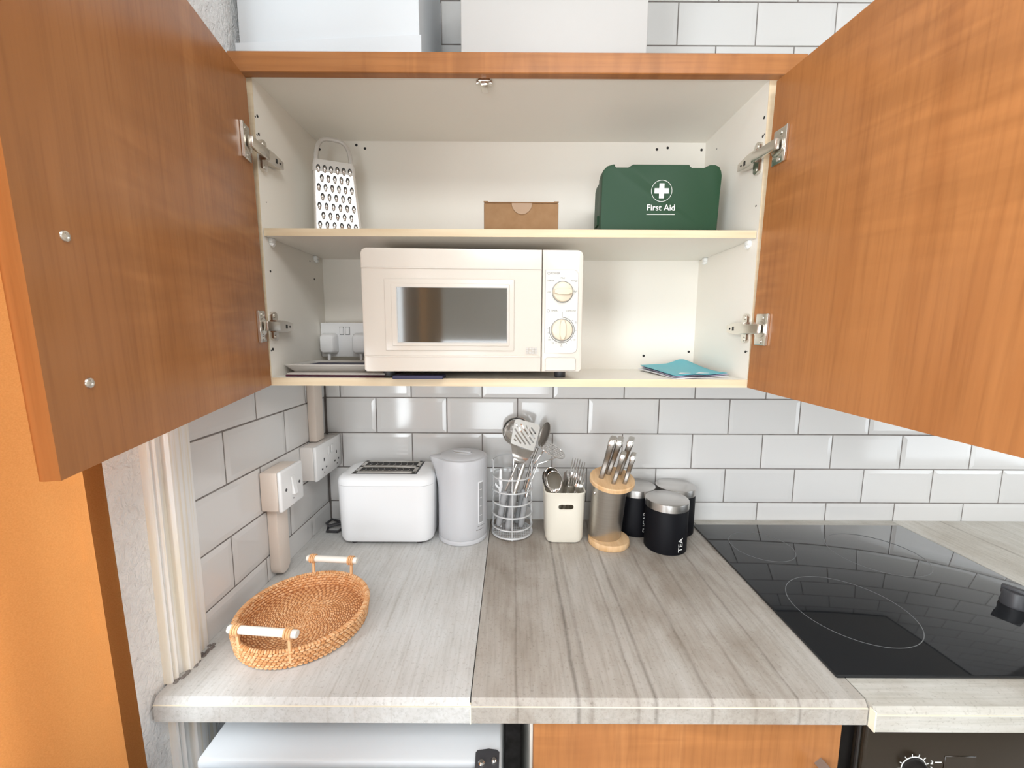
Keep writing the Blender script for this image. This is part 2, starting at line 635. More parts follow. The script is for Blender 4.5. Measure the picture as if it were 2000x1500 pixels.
YZ = Matrix(((0, 0, 1, 0), (1, 0, 0, 0), (0, 1, 0, 0), (0, 0, 0, 1)))   # prism profile (y,z), extruded along x
XZ = Matrix(((1, 0, 0, 0), (0, 0, -1, 0), (0, 1, 0, 0), (0, 0, 0, 1)))  # prism profile (x,z), extruded along -y

# ------------------------------------------------------------------ room shell
RX1, RY1, RZ1 = 3.1, -3.6, 2.6
floor = struct('floor', B().box(-0.25, RX1 + .1, RY1 - .1, 0.12, -0.08, 0.0), M['floor'])
ceiling = struct('ceiling', B().box(-0.25, RX1 + .1, RY1 - .1, 0.12, RZ1, RZ1 + .08), M['ceil'])
wall_back = struct('wall_back', B().box(-0.25, RX1 + .1, 0.002, 0.12, 0, RZ1), M['grout'])
b = B()
for (y0, y1, z0, z1) in ((-.30, 0.002, 0, RZ1), (RY1 - .1, -1.70, 0, RZ1), (-1.70, -.30, 0, .25), (-1.70, -.30, 1.20, RZ1)):
    b.box(RX1, RX1 + .1, y0, y1, z0, z1)
wall_right = struct('wall_right', b, M['wallr'])
w3 = struct('right_fill_opening', B().box(RX1 + .05, RX1 + .09, -1.70, -1.64, .25, 1.20).box(RX1 + .05, RX1 + .09, -.36, -.30, .25, 1.20)
            .box(RX1 + .05, RX1 + .09, -1.70, -.30, .25, .31).box(RX1 + .05, RX1 + .09, -1.70, -.30, 1.14, 1.20), M['paint'])  # unseen window added to go with the low right fill light
obj('window_pane', B().box(RX1 + .065, RX1 + .07, -1.64, -.36, .31, 1.14), M['pane'], w3)
b = B()                                                            # left wall with its window opening
WY0, WY1, WZ0, WZ1 = -2.10, -0.72, 0.92, 1.97
for (y0, y1, z0, z1) in ((WY1, 0.002, 0, RZ1), (RY1 - .1, WY0, 0, RZ1), (WY0, WY1, 0, WZ0), (WY0, WY1, WZ1, RZ1)):
    b.box(-0.20, -0.004, y0, y1, z0, z1)
wall_left = struct('wall_left', b, M['plaster'])
b = B()
RZa, RZb = 0.30, 1.40
for (x0, x1, z0, z1) in ((-0.2, 0.0, 0, RZ1), (.90, RX1, 0, RZ1), (0, .90, 0, RZa), (0, .90, RZb, RZ1)):
    b.box(x0, x1, RY1 - .1, RY1, z0, z1)
wall_front = struct('wall_front', b, M['paint'])

w1 = struct('window_1', B().box(-0.19, -0.16, WY0, WY0 + .05, WZ0, WZ1).box(-0.19, -0.16, WY1 - .05, WY1, WZ0, WZ1)
            .box(-0.19, -0.16, WY0, WY1, WZ0, WZ0 + .05).box(-0.19, -0.16, WY0, WY1, WZ1 - .05, WZ1)
            .box(-0.19, -0.16, -1.47, -1.43, WZ0, WZ1), M['paint'])
obj('window_pane', B().box(-0.178, -0.173, WY0 + .05, WY1 - .05, WZ0 + .05, WZ1 - .05), M['pane'], w1)
for nm, xa, xb in (('rear_fill_opening', 0.0, .90),):  # unseen window added to go with the frontal fill light
    w2 = struct(nm, B().box(xa, xa + .06, RY1 - .08, RY1 - .04, RZa, RZb).box(xb - .06, xb, RY1 - .08, RY1 - .04, RZa, RZb)
                .box(xa, xb, RY1 - .08, RY1 - .04, RZa, RZa + .06).box(xa, xb, RY1 - .08, RY1 - .04, RZb - .06, RZb), M['paint'])
    obj('window_pane', B().box(xa + .06, xb - .06, RY1 - .065, RY1 - .06, RZa + .06, RZb - .06), M['pane'], w2)

# tiles -------------------------------------------------------------
P, H, GR = 0.2025, 0.1025, 0.0031
Z1, X0, YL = 1.26166, 0.14424, -0.20668
TM = {}


def tile_mesh(w, h, sides):
    """bevelled metro tile, width along local x, height along local z, front towards -y; sides = bevels on left,right,bottom,top"""
    key = (round(w, 4), round(h, 4), sides)
    if key in TM:
        return TM[key]
    bv, d = 0.011, 0.0011
    x0, x1, z0, z1 = -w / 2, w / 2, -h / 2, h / 2
    ix0 = x0 + (min(bv, w * .3) if sides[0] else 0.0004)
    ix1 = x1 - (min(bv, w * .3) if sides[1] else 0.0004)
    iz0 = z0 + (min(bv, h * .3) if sides[2] else 0.0004)
    iz1 = z1 - (min(bv, h * .3) if sides[3] else 0.0004)
    b = B()
    ly = [(0.0075, x0, x1, z0, z1), (d + .0006, x0, x1, z0, z1), (d, x0 + .0006, x1 - .0006, z0 + .0006, z1 - .0006), (0.0, ix0, ix1, iz0, iz1)]
    rings = [[b.bm.verts.new(q) for q in ((a, y, c), (e, y, c), (e, y, f), (a, y, f))] for (y, a, e, c, f) in ly]
    for A, C in zip(rings, rings[1:]):
        for k in range(4):
            b.bm.faces.new((A[k], A[(k + 1) % 4], C[(k + 1) % 4], C[k]))
    b.bm.faces.new(rings[-1])
    me = mesh_of(b, 'tile', M['tile'], 3)
    TM[key] = me
    return me


def lay_tiles(parent, wall, a0, a1, zlo, zhi):
    """a runs along the wall (x on the back wall, -y on the left one)"""
    for row in range(-5, 14):
        zb, zt = Z1 + row * H + GR / 2, Z1 + (row + 1) * H - GR / 2
        cb, ct = max(zb, zlo), min(zt, zhi)
        if ct - cb < 0.008:
            continue
        par = (row + 1) % 2
        org = X0 if wall == 'back' else -YL
        for k in range(-4, 16):
            l, r = org + (k + par * .5) * P + GR / 2, org + (k + 1 + par * .5) * P - GR / 2
            if wall == 'left':
                l, r = l - P * 0, r - P * 0
            cl, cr = max(l, a0), min(r, a1)
            if cr - cl < 0.008:
                continue
            if wall == 'back':
                sides = (cl == l, cr == r, cb == zb, ct == zt)
                T = Matrix.Translation((((cl + cr) / 2), 0, (cb + ct) / 2))
            else:
                sides = (cr == r, cl == l, cb == zb, ct == zt)
                T = Matrix.Translation((0, -(cl + cr) / 2, (cb + ct) / 2)) @ Matrix.Rotation(radians(90), 4, 'Z')
            T = T @ Matrix.Rotation(random.uniform(-.0035, .0035), 4, 'X') @ Matrix.Rotation(random.uniform(-.0025, .0025), 4, 'Z')
            put('tile', tile_mesh(cr - cl, ct - cb, sides), parent, T)


lay_tiles(wall_back, 'back', 0.003, 2.55, 0.8985, 2.42)
lay_tiles(wall_left, 'left', 0.003, 0.492, 0.8985, Z1 + 3 * H)
obj('grout_bed', B().box(-0.0045, 0.0 - 0.0022, -0.492, 0.001, 0.87, Z1 + 3 * H), M['grout'], wall_left)

# moulded timber strip at the end of the tiles ----------------------
prof = [(-.491, -.005), (-.491, .0035), (-.4985, .0045), (-.514, .0045), (-.5155, .0075), (-.520, .0080), (-.5215, .0130), (-.524, .0160), (-.530, .0172), (-.540, .0172),
        (-.546, .0160), (-.549, .0120), (-.5500, .0060), (-.553, .0045), (-.5585, .0045), (-.5600, .0075), (-.5625, .0105), (-.5650, .0085), (-.5660, .0055),
        (-.5675, .0070), (-.5700, .0080), (-.5725, .0060), (-.574, -.005)]
PX_ = Matrix(((0, 1, 0, 0), (1, 0, 0, 0), (0, 0, 1, 0), (0, 0, 0, 1)))
struct('trim_1', B().prism(prof, 0.9005, 2.45, PX_), M['trim'])
struct('trim_2', B().prism(prof, 0.0, 0.861, PX_), M['trim'])

# ------------------------------------------------------------------ wall cabinet
CX0, CX1, IX0, IX1 = 0.028, 1.028, 0.043, 1.013
CZ0, CZ1, CY, CB = 1.336, 1.934, -0.320, -0.068
cab = thing('wall_cabinet', 'white wall cabinet with cherry wood doors standing open above the worktop', 'cabinet', ((CX0 + CX1) / 2, 0, CZ0))
for (x0, x1) in ((CX0, IX0), (IX1, CX1)):
    p = obj('side_panel', B().box(x0, x1, CY + .001, -0.001, CZ0, CZ1), M['mel'], cab)
    obj('edge_band', B().box(x0, x1, CY, CY + .001, CZ0, CZ1), M['band'], p)['label'] = 'pale edge strip'
obj('top_panel', B().box(IX0, IX1, CY, -0.001, 1.918, CZ1), M['mel'], cab)
p = obj('bottom_panel', B().box(IX0, IX1, CY + .001, -0.001, CZ0, 1.352), M['mel'], cab)
obj('edge_band', B().box(IX0, IX1, CY - .0005, CY + .001, CZ0, 1.352), M['band'], p)['label'] = 'pale yellow edge strip'
obj('back_panel', B().box(IX0, IX1, CB, CB + .006, 1.352, 1.918), M['mel'], cab)
p = obj('shelf', B().box(IX0 + .001, IX1 - .001, -0.314, CB, 1.6320, 1.6467), M['mel'], cab)
obj('edge_band', B().box(IX0 + .001, IX1 - .001, -0.3152, -0.314, 1.6320, 1.6467), M['band'], p)['label'] = 'pale yellow edge strip'
obj('cornice', B().box(0.0105, 1.0697, -0.338, -0.3203, 1.9155, 1.9515, .0015, 1), M['wood_x'], cab)['label'] = 'cherry wood rail along the cabinet top'
for x, sx in ((IX0, 1), (IX1, -1)):
    for y in (-0.295, -0.110):
        bb = B().box(min(x, x + sx * .009), max(x, x + sx * .009), y - .006, y + .006, 1.6225, 1.6318, .002, 2)
        bb.tube([(x, y, 1.624), (x + sx * .008, y, 1.6175)], .004, 8)
        obj('shelf_peg', bb, M['wht'], cab)
b = B()
for (y, z, r) in ((-.3095, 1.8544, .0028), (-.3165, 1.8500, .0016), (-.3088, 1.8222, .0028), (-.3150, 1.8184, .0016), (-.2988, 1.7001, .0012),
                  (-.3091, 1.4095, .0030), (-.3150, 1.4068, .0018), (-.1341, 1.6155, .0018), (-.300, 1.5663, .0025), (-.116, 1.5752, .0025)):
    b.disc((IX0, y, z), r, (1, 0, 0), .0004, 10)
for (y, z, r) in ((-.3110, 1.8556, .0028), (-.3110, 1.8221, .0028), (-.316, 1.8233, .0014), (-.305, 1.6956, .002), (-.3056, 1.4086, .0028), (-.311, 1.4095, .0014), (-.1271, 1.878, .0014)):
    b.disc((IX1 - .0004, y, z), r, (1, 0, 0), .0004, 10)
for (x, z) in ((.1425, 1.9085), (.1638, 1.9007), (.0500, 1.8978), (.8917, 1.9017), (.9184, 1.9054), (1.003, 1.901), (.881, 1.3875), (.9997, 1.3989)):
    b.disc((x, CB, z), .0032, (0, -1, 0), .0004, 12)
o = obj('drilled_hole', b, M['blk'], cab)
o['kind'] = 'stuff'
# fitting under the cabinet top, as on a middle hinge
bb = B().box(.4665, .4895, -.3195, -.306, 1.9125, 1.918, .0015).box(.4715, .4845, -.3195, -.293, 1.9055, 1.9135, .0015)
bb.box(.4625, .4685, -.316, -.309, 1.9105, 1.918, .001).box(.4875, .4935, -.316, -.309, 1.9105, 1.918, .001)
obj('hinge_plate', bb, M['nickel'], cab)['label'] = 'small metal hinge plate under the cabinet top'


def door(side, q, mtl):
    """q = hinge corner x,y,z, yaw, sag, height; local x = along the width, y = thickness, z = height"""
    O = V(q[:3])
    a, s, Hh = q[3], q[4], q[5]
    h, z = V((cos(a), sin(a), 0)), V((0, 0, 1))
    u = h * cos(s) - z * sin(s)
    w = h * sin(s) + z * cos(s)
    n = w.cross(u)          # local y
    T = Matrix(((u.x, n.x, w.x, O.x), (u.y, n.y, w.y, O.y), (u.z, n.z, w.z, O.z), (0, 0, 0, 1)))
    sg = -1 if side == 'L' else 1            # outward face direction along local y
    Wd, Th = 0.497, 0.018
    poly = [(0, 0), (Wd, 0), (Wd, Th - .005), (Wd - .0015, Th - .0015), (Wd - .006, Th), (.004, Th), (0, Th - .004)]
    b = B().prism([(x, y * sg) for x, y in poly], 0, Hh)
    d = put('door', mesh_of(b, 'door', mtl, 50), cab, T)
    d['label'] = ('left' if side == 'L' else 'right') + ' cherry wood cabinet door swung open'
    X = 1 if side == 'L' else -1             # into the cabinet along world x
    xs = IX0 if side == 'L' else IX1
    for k, zc in enumerate((1.7835, 1.4560)):
        wl = (zc - O.z) - (0.0 if side == 'L' else 0.002)
        b = B()
        # plate on the door (door frame)
        b.box(.012, .047, -sg * .0035, 0.0, wl - .030, wl + .030, .0012, 2)
        b.box(.0415, .0475, -sg * .0055, 0.0, wl - .030, wl + .030, .0008, 1)
        b.lathe([(0, -.004), (.0165, -.004), (.0165, .0008), (.0145, .0012), (.0, .0012)], 20,
                Matrix.Translation((.0255, -sg * .004, wl)) @ Matrix.Rotation(radians(90 * sg), 4, 'X'))
        for dz in (-.023, .023):
            b.disc((.030, -sg * .0036, wl + dz), .0036, (0, -sg, 0), .0012, 12)
        b.bm.transform(T)
        # arm from the cup to the mounting plate on the side panel
        A = T @ V((.032, -sg * .012, wl))
        C = V((xs + X * .016, -.3145, zc))
        mid = (A + C) / 2
        R = frame(mid, C - A, (0, 0, 1))
        L = (C - A).length
        b.box(-L / 2 - .004, L / 2 + .004, -.0040, .0040, -.0092, .0092, .0012, 2, R)
        # body on the side panel with a winged mounting plate
        b.prism([(-.3195, -.0120), (-.290, -.0120), (-.268, -.0090), (-.258, -.0070), (-.258, .0070), (-.268, .0090), (-.290, .0120), (-.3195, .0120)],
                xs + X * .004, xs + X * .017, YZ @ Matrix.Translation((0, zc, 0)))
        b.prism([(-.3060 + .0090 * cos(i * pi / 8), .022 + .0075 * sin(i * pi / 8)) for i in range(9)] +
                [(-.3060 - .0090 * cos(i * pi / 8), -.022 - .0075 * sin(i * pi / 8)) for i in range(9)],
                xs, xs + X * .0070, YZ @ Matrix.Translation((0, zc, 0)))
        for dz in (-.0215, .0215):
            b.disc((xs + X * .007 - (0 if X > 0 else .0012), -.3060, zc + dz), .0045, (1, 0, 0), .0012, 12)
        obj('hinge', b, M['nickel'], d)
        hb = B().box(min(xs + X * .0172, xs + X * .0176), max(xs + X * .0172, xs + X * .0176), -.2855, -.2805, zc - .0042, zc + .0042)
        hb.disc((xs + X * .0172 - (0 if X > 0 else .0004), -.2705, zc), .002, (1, 0, 0), .0004, 8)
        obj('hinge_slot', hb, M['blk'], d)
    return d, T, sg


dL, TL, _ = door('L', (.0416, -.3198, 1.3365, -1.3583, .0444, .5651), M['wood'])
dR, TR, _ = door('R', (1.0124, -.3216, 1.3363, -1.5101, .0336, .5666), M['wood_r'])
for (u_, w_) in ((.4518, .0778), (.4531, .2088)):
    b = B().lathe([(0, .0005), (.0022, .0006), (.0030, .0016), (.0046, .0014), (.0052, .0002), (.0052, -.001), (0, -.001)], 18,
                  Matrix.Translation((u_, 0, w_)) @ Matrix.Rotation(radians(-90), 4, 'X'))
    lobj('screw', b, M['nickel'], dL)

# ------------------------------------------------------------------ worktop, hob


def worktop(x0, x1, yf, mtl, label, xo=None):
    T = Matrix.Translation((0, 0, 0.9))
    o = tag(put('worktop', None, None, Matrix.Translation(((x0 + x1) / 2, -0.3, 0.862))), label, 'worktop', 'worktop sections along the back wall')
    prof = [(-.0005, .862), (-.0005, .9), (yf + .0095, .9), (yf + .007, .8995), (yf + .0015, .8918), (yf, .8895), (yf, .8635), (yf + .0015, .862)]
    slab = put('slab', mesh_of(B().prism(prof, x0, x1, YZ), 'slab', mtl, 20), o, Matrix.Identity(4))
    obj('edge_line', B().box(x0 + .0002, x1 - .0002, yf - .0003, yf + .0012, .8901, .8911), M['glue'], o)['label'] = 'cream line along the front edge'
    return o


wl = worktop(0.0005, .4722, -.600, M['wt_l'], 'grey wood-print worktop section at the left under the rattan tray')
wm = worktop(.4738, 1.0655, -.600, M['wt_m'], 'grey-brown cracked plank worktop section between the tray section and the hob')
wh = worktop(1.0672, 1.655, -.611, M['wt_h'], 'grey worktop section carrying the black hob')
wr = worktop(1.6565, 2.70, -.611, M['wt_r'], 'grey worktop section to the right of the hob')
obj('edge_line', B().box(1.0667, 1.0690, -.6113, -.600, .8622, .8955, .0008, 1), M['glue'], wh)['label'] = 'cream joint end'
obj('edge_line', B().box(.4722, .4740, -.6003, -.597, .8622, .8950), M['glue'], wl)['label'] = 'cream joint end'
# worn sealant where the strip of timber meets the worktop
b = B()
for k in range(26):
    y = -.492 - k * .0031
    b.ball((.012 + random.uniform(-.004, .006), y, .9005), .0035, .004, .0022, 6, 4)
obj('sealant', b, M['grout'], wl)['kind'] = 'stuff'

hob = thing('hob', 'black ceramic glass hob with white zone rings set in the worktop', 'hob', (1.3485, -.298, .9))
obj('glass_top', B().box(1.052, 1.645, -.557, -.039, .9002, .9055, .0018, 2), M['glass'], hob)
for (x, y, r) in ((1.205, -.395, .105), (1.175, -.158, .0735), (1.440, -.190, .100)):
    b = B().lathe([(r - .0006, .9055), (r + .0006, .9055), (r + .0006, .90565), (r - .0006, .90565)], 72, Matrix.Translation((x, y, 0)), closed=True)
    obj('zone_ring', b, M['ring'], hob)
for y in (-.385, -.470):
    T = Matrix.Translation((1.548, y, .9056))
    b = B().lathe([(0, 0), (.022, 0), (.0225, .004), (.0205, .010), (.0200, .027), (.018, .030), (0, .030)], 28, T)
    b.box(-.006, .006, -.021, .021, .018, .036, .002, 2, T @ Matrix.Rotation(.5, 4, 'Z'))
    obj('knob', b, M['dgry'], hob)

# ------------------------------------------------------------------ under the worktop
fr = thing('fridge', 'white under-counter fridge with black top hinge under the left worktop', 'fridge', (.292, -.33, 0))
obj('body', B().box(.066, .5185, -.612, -.05, .02, .812, .006, 2), M['fridge'], fr)
obj('door', B().box(.066, .5185, -.672, -.6155, .03, .810, .010, 3), M['fridge'], fr)
hp = obj('hinge_plate', B().prism([(.4805, -.600), (.4830, -.5965), (.500, -.594), (.512, -.5955), (.5165, -.599), (.5165, -.665), (.4825, -.665)], .8123, .8150, None, .0008, 1), M['dgry'], fr)
hp['label'] = 'black steel hinge plate'
for (x, y, r) in ((.4905, -.616, .0050), (.5085, -.613, .0045), (.5005, -.634, .003)):
    obj('screw', B().lathe([(0, .8190), (r * .6, .8188), (r, .8165), (r, .8150), (0, .8150)], 14, Matrix.Translation((x, y, 0))), M['steel'], hp)

bc = thing('base_cabinet', 'cherry wood base cabinet with grey handle between fridge and oven', 'cabinet', (.808, -.3, 0))
for x0, x1 in ((.5645, .5800), (1.0345, 1.0500)):
    obj('side_panel', B().box(x0, x1, -.560, -.02, .0, .8615), M['mel'], bc)
obj('back_panel', B().box(.5800, 1.0345, -.03, -.022, .10, .8615), M['mel'], bc)
obj('plinth', B().box(.5800, 1.0345, -.520, -.505, .0, .12), M['wood_b'], bc)
bd = obj('door', B().box(.5685, 1.0490, -.580, -.562, .14, .8535, .0025, 2), M['wood_b'], bc, Matrix.Translation((.5685, -.58, .14)))
b = B().tube([(1.020, -.580, .775), (1.020, -.606, .780), (1.020, -.612, .770), (1.020, -.612, .630), (1.020, -.606, .620), (1.020, -.580, .625)], [.0095, .0095, .0105, .0105, .0095, .0095], 4)
obj('handle', b, M['bowhandle'], bd, sharp=20)['label'] = 'grey metal bow handle'

ov = thing('oven', 'black built-in oven with a temperature dial under the hob', 'oven', (1.355, -.3, .26))
obj('housing', B().box(1.0545, 1.652, -.566, -.03, .26, .8600), M['ovf'], ov)
obj('fascia', B().box(1.0765, 1.645, -.590, -.566, .735, .8565, .006, 3), M['ovn'], ov)
obj('door', B().box(1.0765, 1.645, -.592, -.566, .27, .728, .006, 3), M['ovn'], ov)
b = B()
b.tube([(1.0735, -.582, .28), (1.0735, -.582, .845), (1.0755, -.582, .853), (1.083, -.582, .8572), (1.64, -.582, .8572)], .0028, 8)
obj('frame', b, M['ovf'], ov)
DX, DY, DZ = 1.1560, -.5902, .7790
b = B().lathe([(.0185, 0), (.0200, 0), (.0200, .0004), (.0185, .0004)], 40, Matrix.Translation((DX, DY, DZ)) @ Matrix.Rotation(radians(90), 4, 'X'), closed=True)
for k in range(12):
    a = radians(20 + 27 * k)
    R = Matrix.Translation((DX, DY, DZ)) @ Matrix.Rotation(-a, 4, 'Y')
    b.box(.0205, .0245, -.0004, 0, -.0005, .0005, 0, 1, R)
b.box(DX + .032, DX + .042, DY - .0004, DY, DZ + .0095, DZ + .0110).box(DX + .028, DX + .042, DY - .0004, DY, DZ - .0095, DZ - .0080)
obj('dial_marks', b, M['wht'], ov)
kb = B().lathe([(0, .020), (.0145, .020), (.0165, .016), (.0175, 0), (0, 0)], 32, Matrix.Translation((DX, DY, DZ)) @ Matrix.Rotation(radians(90), 4, 'X'))
kn = obj('knob', kb, M['ovf'], ov)
obj('pointer', B().box(-.0018, .0018, -.0215, -.0198, -.014, .003, .0006, 1, Matrix.Translation((DX, DY, DZ)) @ Matrix.Rotation(radians(-25), 4, 'Y')), M['wht'], kn)
for s, dx, dz in (('2', .027, .0100), ('3', .027, -.0005)):
    tb = text_bm(s, .0085)
    tb.bm.transform(Matrix.Translation((DX + dx, DY - .0004, DZ + dz)) @ Matrix.Rotation(radians(90), 4, 'X'))
    obj('lettering', tb, M['wht'], ov)
obj('display', B().box(1.202, 1.250, -.5912, -.590, .755, .800, .0005, 1), M['ovn'], ov)

# extractor hood over the hob: behind the open right door, mirrored in the hob glass
eh = thing('extractor_hood', 'black extractor hood over the hob behind the open right door', 'hood', (1.36, -.16, 1.40))
obj('canopy', B().box(1.045, 1.700, -.400, -.002, 1.400, 1.450, .004, 2), M['ovf'], eh)
obj('grease_filter', B().box(1.060, 1.685, -.385, -.015, 1.3975, 1.400), M['greyplas'], eh)
obj('housing', B().box(1.085, 1.640, -.300, -.002, 1.4502, 1.900, .002, 1), M['mel'], eh)

# ------------------------------------------------------------------ boxes on the cabinet
bx = thing('storage_box', 'cold white storage box with projecting base lip, left one on the cabinet top', 'box', (.182, -.17, CZ1))
obj('body', B().box(.0115, .3550, -.300, -.045, CZ1 + .0105, 2.245, .004, 2), M['appl'], bx)
obj('base_lip', B().prism([(.0065, CZ1 + .0005), (.3585, CZ1 + .0005), (.3585, CZ1 + .068), (.3545, CZ1 + .068), (.0065, CZ1 + .052)], .3035, .3003, XZ).box(.0065, .3585, -.3003, -.040, CZ1 + .0005, CZ1 + .0105), M['appl'], bx)
bx2 = thing('storage_box', 'plain warm white storage box on the cabinet top, right of the two', 'box', (.610, -.17, CZ1))
obj('body', B().box(.4330, .7860, -.302, -.045, CZ1 + .0005, 2.238, .003, 2), M['appl2'], bx2)
obj('lid', B().box(.4315, .7875, -.3035, -.0435, 2.238, 2.262, .003, 2), M['appl2'], bx2)

# ------------------------------------------------------------------ things inside the cabinet
SH = 1.6469     # top of the shelf
BT = 1.3522     # top of the cabinet floor

# box grater
gx0, gx1, gw = .0935, .1950, 0
G = thing('box_grater', 'steel four-sided box grater with arched handle on the cabinet shelf', 'grater', (.1440, -.165, SH))
gz0, gz1 = SH + .0002, SH + .166
front = lambda s, k: V((gx0 + (gx1 - gx0) * s + k * (.004 + (-.0125 - .004) * s), -.2025 + k * .014, gz0 + k * (gz1 - gz0)))   # s across, k up
b = B()
rows = []
for k in (0, 1):
    x0, x1 = front(0, k).x, front(1, k).x
    yf, yb = -.2025 + k * .014, -.1275 - k * .010
    rows.append([(x0, yf), (x1, yf), (x1, yb), (x0, yb)])
secs = []
for (k, z) in ((0, gz0), (1, gz1)):
    r = rows[k]
    secs.append(((r[0][0] + r[1][0]) / 2, (r[0][1] + r[2][1]) / 2, z, (r[1][0] - r[0][0]) / 2, (r[2][1] - r[0][1]) / 2, .006))
b.loft(secs, 4, cap0=False, cap1=True)
obj('body', b, M['grater'], G)
sx, sy, sz, hx, hy, _ = secs[1]
cp = B().loft([(sx, sy, gz1 - .016, hx + .0022, hy + .0022, .007), (sx, sy, gz1 + .0005, hx + .0012, hy + .0012, .007), (sx, sy, gz1 + .010, hx - .0015, hy - .002, .006)], 4)
obj('collar', cp, M['greyplas'], G)['label'] = 'smooth steel collar under the handle'
pts = []
for i in range(17):
    a = pi - pi * i / 16
    pts.append((sx + (hx - .006) * (abs(cos(a)) ** .6) * (1 if cos(a) > 0 else -1), sy, gz1 + .008 + .056 * sin(a) ** .75 if sin(a) > 0 else gz1 + .008))
obj('handle', B().tube(pts, .0048, 8, flat=((0, 1, 0), 1.0)), M['greyplas'], G)
N = (front(1, 0) - front(0, 0)).cross(front(0, 1) - front(0, 0)).normalized()
if N.y > 0:
    N = -N
bt, bh = B(), B()
for r in range(8):
    n = 6 if r % 2 == 0 else 5
    for i in range(n):
        s = .125 + (i + (0 if n == 6 else .5)) * .15
        k = .93 - r * .122
        c = front(s, k)
        up = (front(s, 1) - front(s, 0)).normalized()
        R = frame(c, up.cross(N), N)
        bt.ball((0, -.0008, 0), .0040, .0082, .0034, 8, 6, R)
        bh.prism([(.0042 * cos(q * pi / 8), .0006 + .0078 * sin(q * pi / 8)) for q in range(9)], .0004, .0034, R)
obj('teeth', bt, M['steel'], G)['kind'] = 'stuff'
obj('tooth_opening', bh, M['blk'], G)['kind'] = 'stuff'

G.matrix_local = Matrix.Translation((.1290, -.165, SH)) @ Matrix.Rotation(radians(23), 4, 'Z')     # turned towards the room

# cardboard box
cb = thing('cardboard_box', 'small brown cardboard box on the cabinet shelf', 'box', (.5505, -.190, SH))
b = B().box(.4720, .6290, -.250, -.135, SH, SH + .0690, .0008, 1)
obj('body', b, M['card'], cb)
obj('lid_flap', B().box(.4735, .6275, -.2515, -.1365, SH + .0690, SH + .0710, .0006, 1), M['card'], cb)
for x in (.4765, .6245):
    obj('tab', B().box(x - .005, x + .005, -.2505, -.245, SH + .0708, SH + .0728, .0005, 1), M['card'], cb)
obj('tape', B().prism([(.5520 + .0215 * cos(-i * pi / 12), SH + .0685 + .0225 * sin(-i * pi / 12)) for i in range(13)], .2500, .2519, XZ), M['tape'], cb)['label'] = 'round clear tape tab'

# first aid box
fx, fz = .7195, SH
fa = thing('first_aid_box', 'green plastic first aid case standing on the cabinet shelf', 'case', (.8455, -.195, SH))
out = [(.000, .0003), (.0015, .128), (.004, .139), (.012, .147), (.024, .1505), (.0275, .1505), (.0275, .1410), (.0565, .1410), (.0590, .1465), (.066, .1505),
       (.1840, .1505), (.1870, .1410), (.2160, .1410), (.2200, .1470), (.228, .1505), (.238, .1505), (.247, .1465), (.2515, .138), (.2525, .128), (.2490, .0003)]
P1 = [(fx + x, fz + z) for x, z in out]
obj('lid', B().prism(P1, .2080, .2430, XZ, .0025, 2), M['green'], fa)
P2 = [(fx + .004 + x * .966, fz + .0003 + z * .955) for x, z in out]
obj('base', B().prism(P2, .150, .2078, XZ, .0015, 1), M['green'], fa)
obj('panel_rim', B().box(fx + .030, fx + .222, -.2436, -.2430, fz + .0035, fz + .0050, .0002, 1), M['green'], fa)
obj('catch', B().box(fx - .0030, fx + .0020, -.222, -.196, fz + .032, fz + .052, .001, 1), M['green'], fa)
cx, cz, FY = .8470, fz + .0972, -.2431
b = B().lathe([(.0212, 0), (.0220, 0), (.0220, .0004), (.0212, .0004)], 48, Matrix.Translation((cx, FY, cz)) @ Matrix.Rotation(radians(90), 4, 'X'), closed=True)
w_, L_ = .0052, .0150
b.prism([(cx + x, cz + z) for x, z in ((-w_, -L_), (w_, -L_), (w_, -w_), (L_, -w_), (L_, w_), (w_, w_), (w_, L_), (-w_, L_), (-w_, w_), (-L_, w_), (-L_, -w_), (-w_, -w_))], -FY, -FY + .0004, XZ)
obj('emblem', b, M['wht'], fa)['label'] = 'white cross in a thin white circle'
tb = text_bm('First Aid', .0178, .0002, bold=.00012)
xs = [v.co.x for v in tb.bm.verts]
tb.bm.transform(Matrix.Translation((cx, FY - .0003, fz + .0628)) @ Matrix.Rotation(radians(90), 4, 'X') @ Matrix.Diagonal((.0585 / (max(xs) - min(xs)), 1.0, 1, 1)))
obj('lettering', tb, M['wht'], fa)
obj('underline', B().box(cx - .0300, cx + .0300, FY - .0004, FY, fz + .0490, fz + .0500), M['wht'], fa)

# microwave -----------------------------------------------------------
mwT = Matrix.Translation((.4575, -.3455, BT)) @ Matrix.Rotation(radians(2.2), 4, 'Z')
mw = tag(put('microwave', None, None, mwT), 'cream white microwave oven with dark window and two dials in the cabinet', 'microwave')
HW, F0, MZ0, MZ1 = .2125, 0.0, .0165, .2510


def L(name, b, mtl, par=None, sharp=38):
    """microwave frame: x across, y into the cabinet, z up"""
    b.bm.transform(mwT)
    return obj(name, b, mtl, par or mw, sharp=sharp)


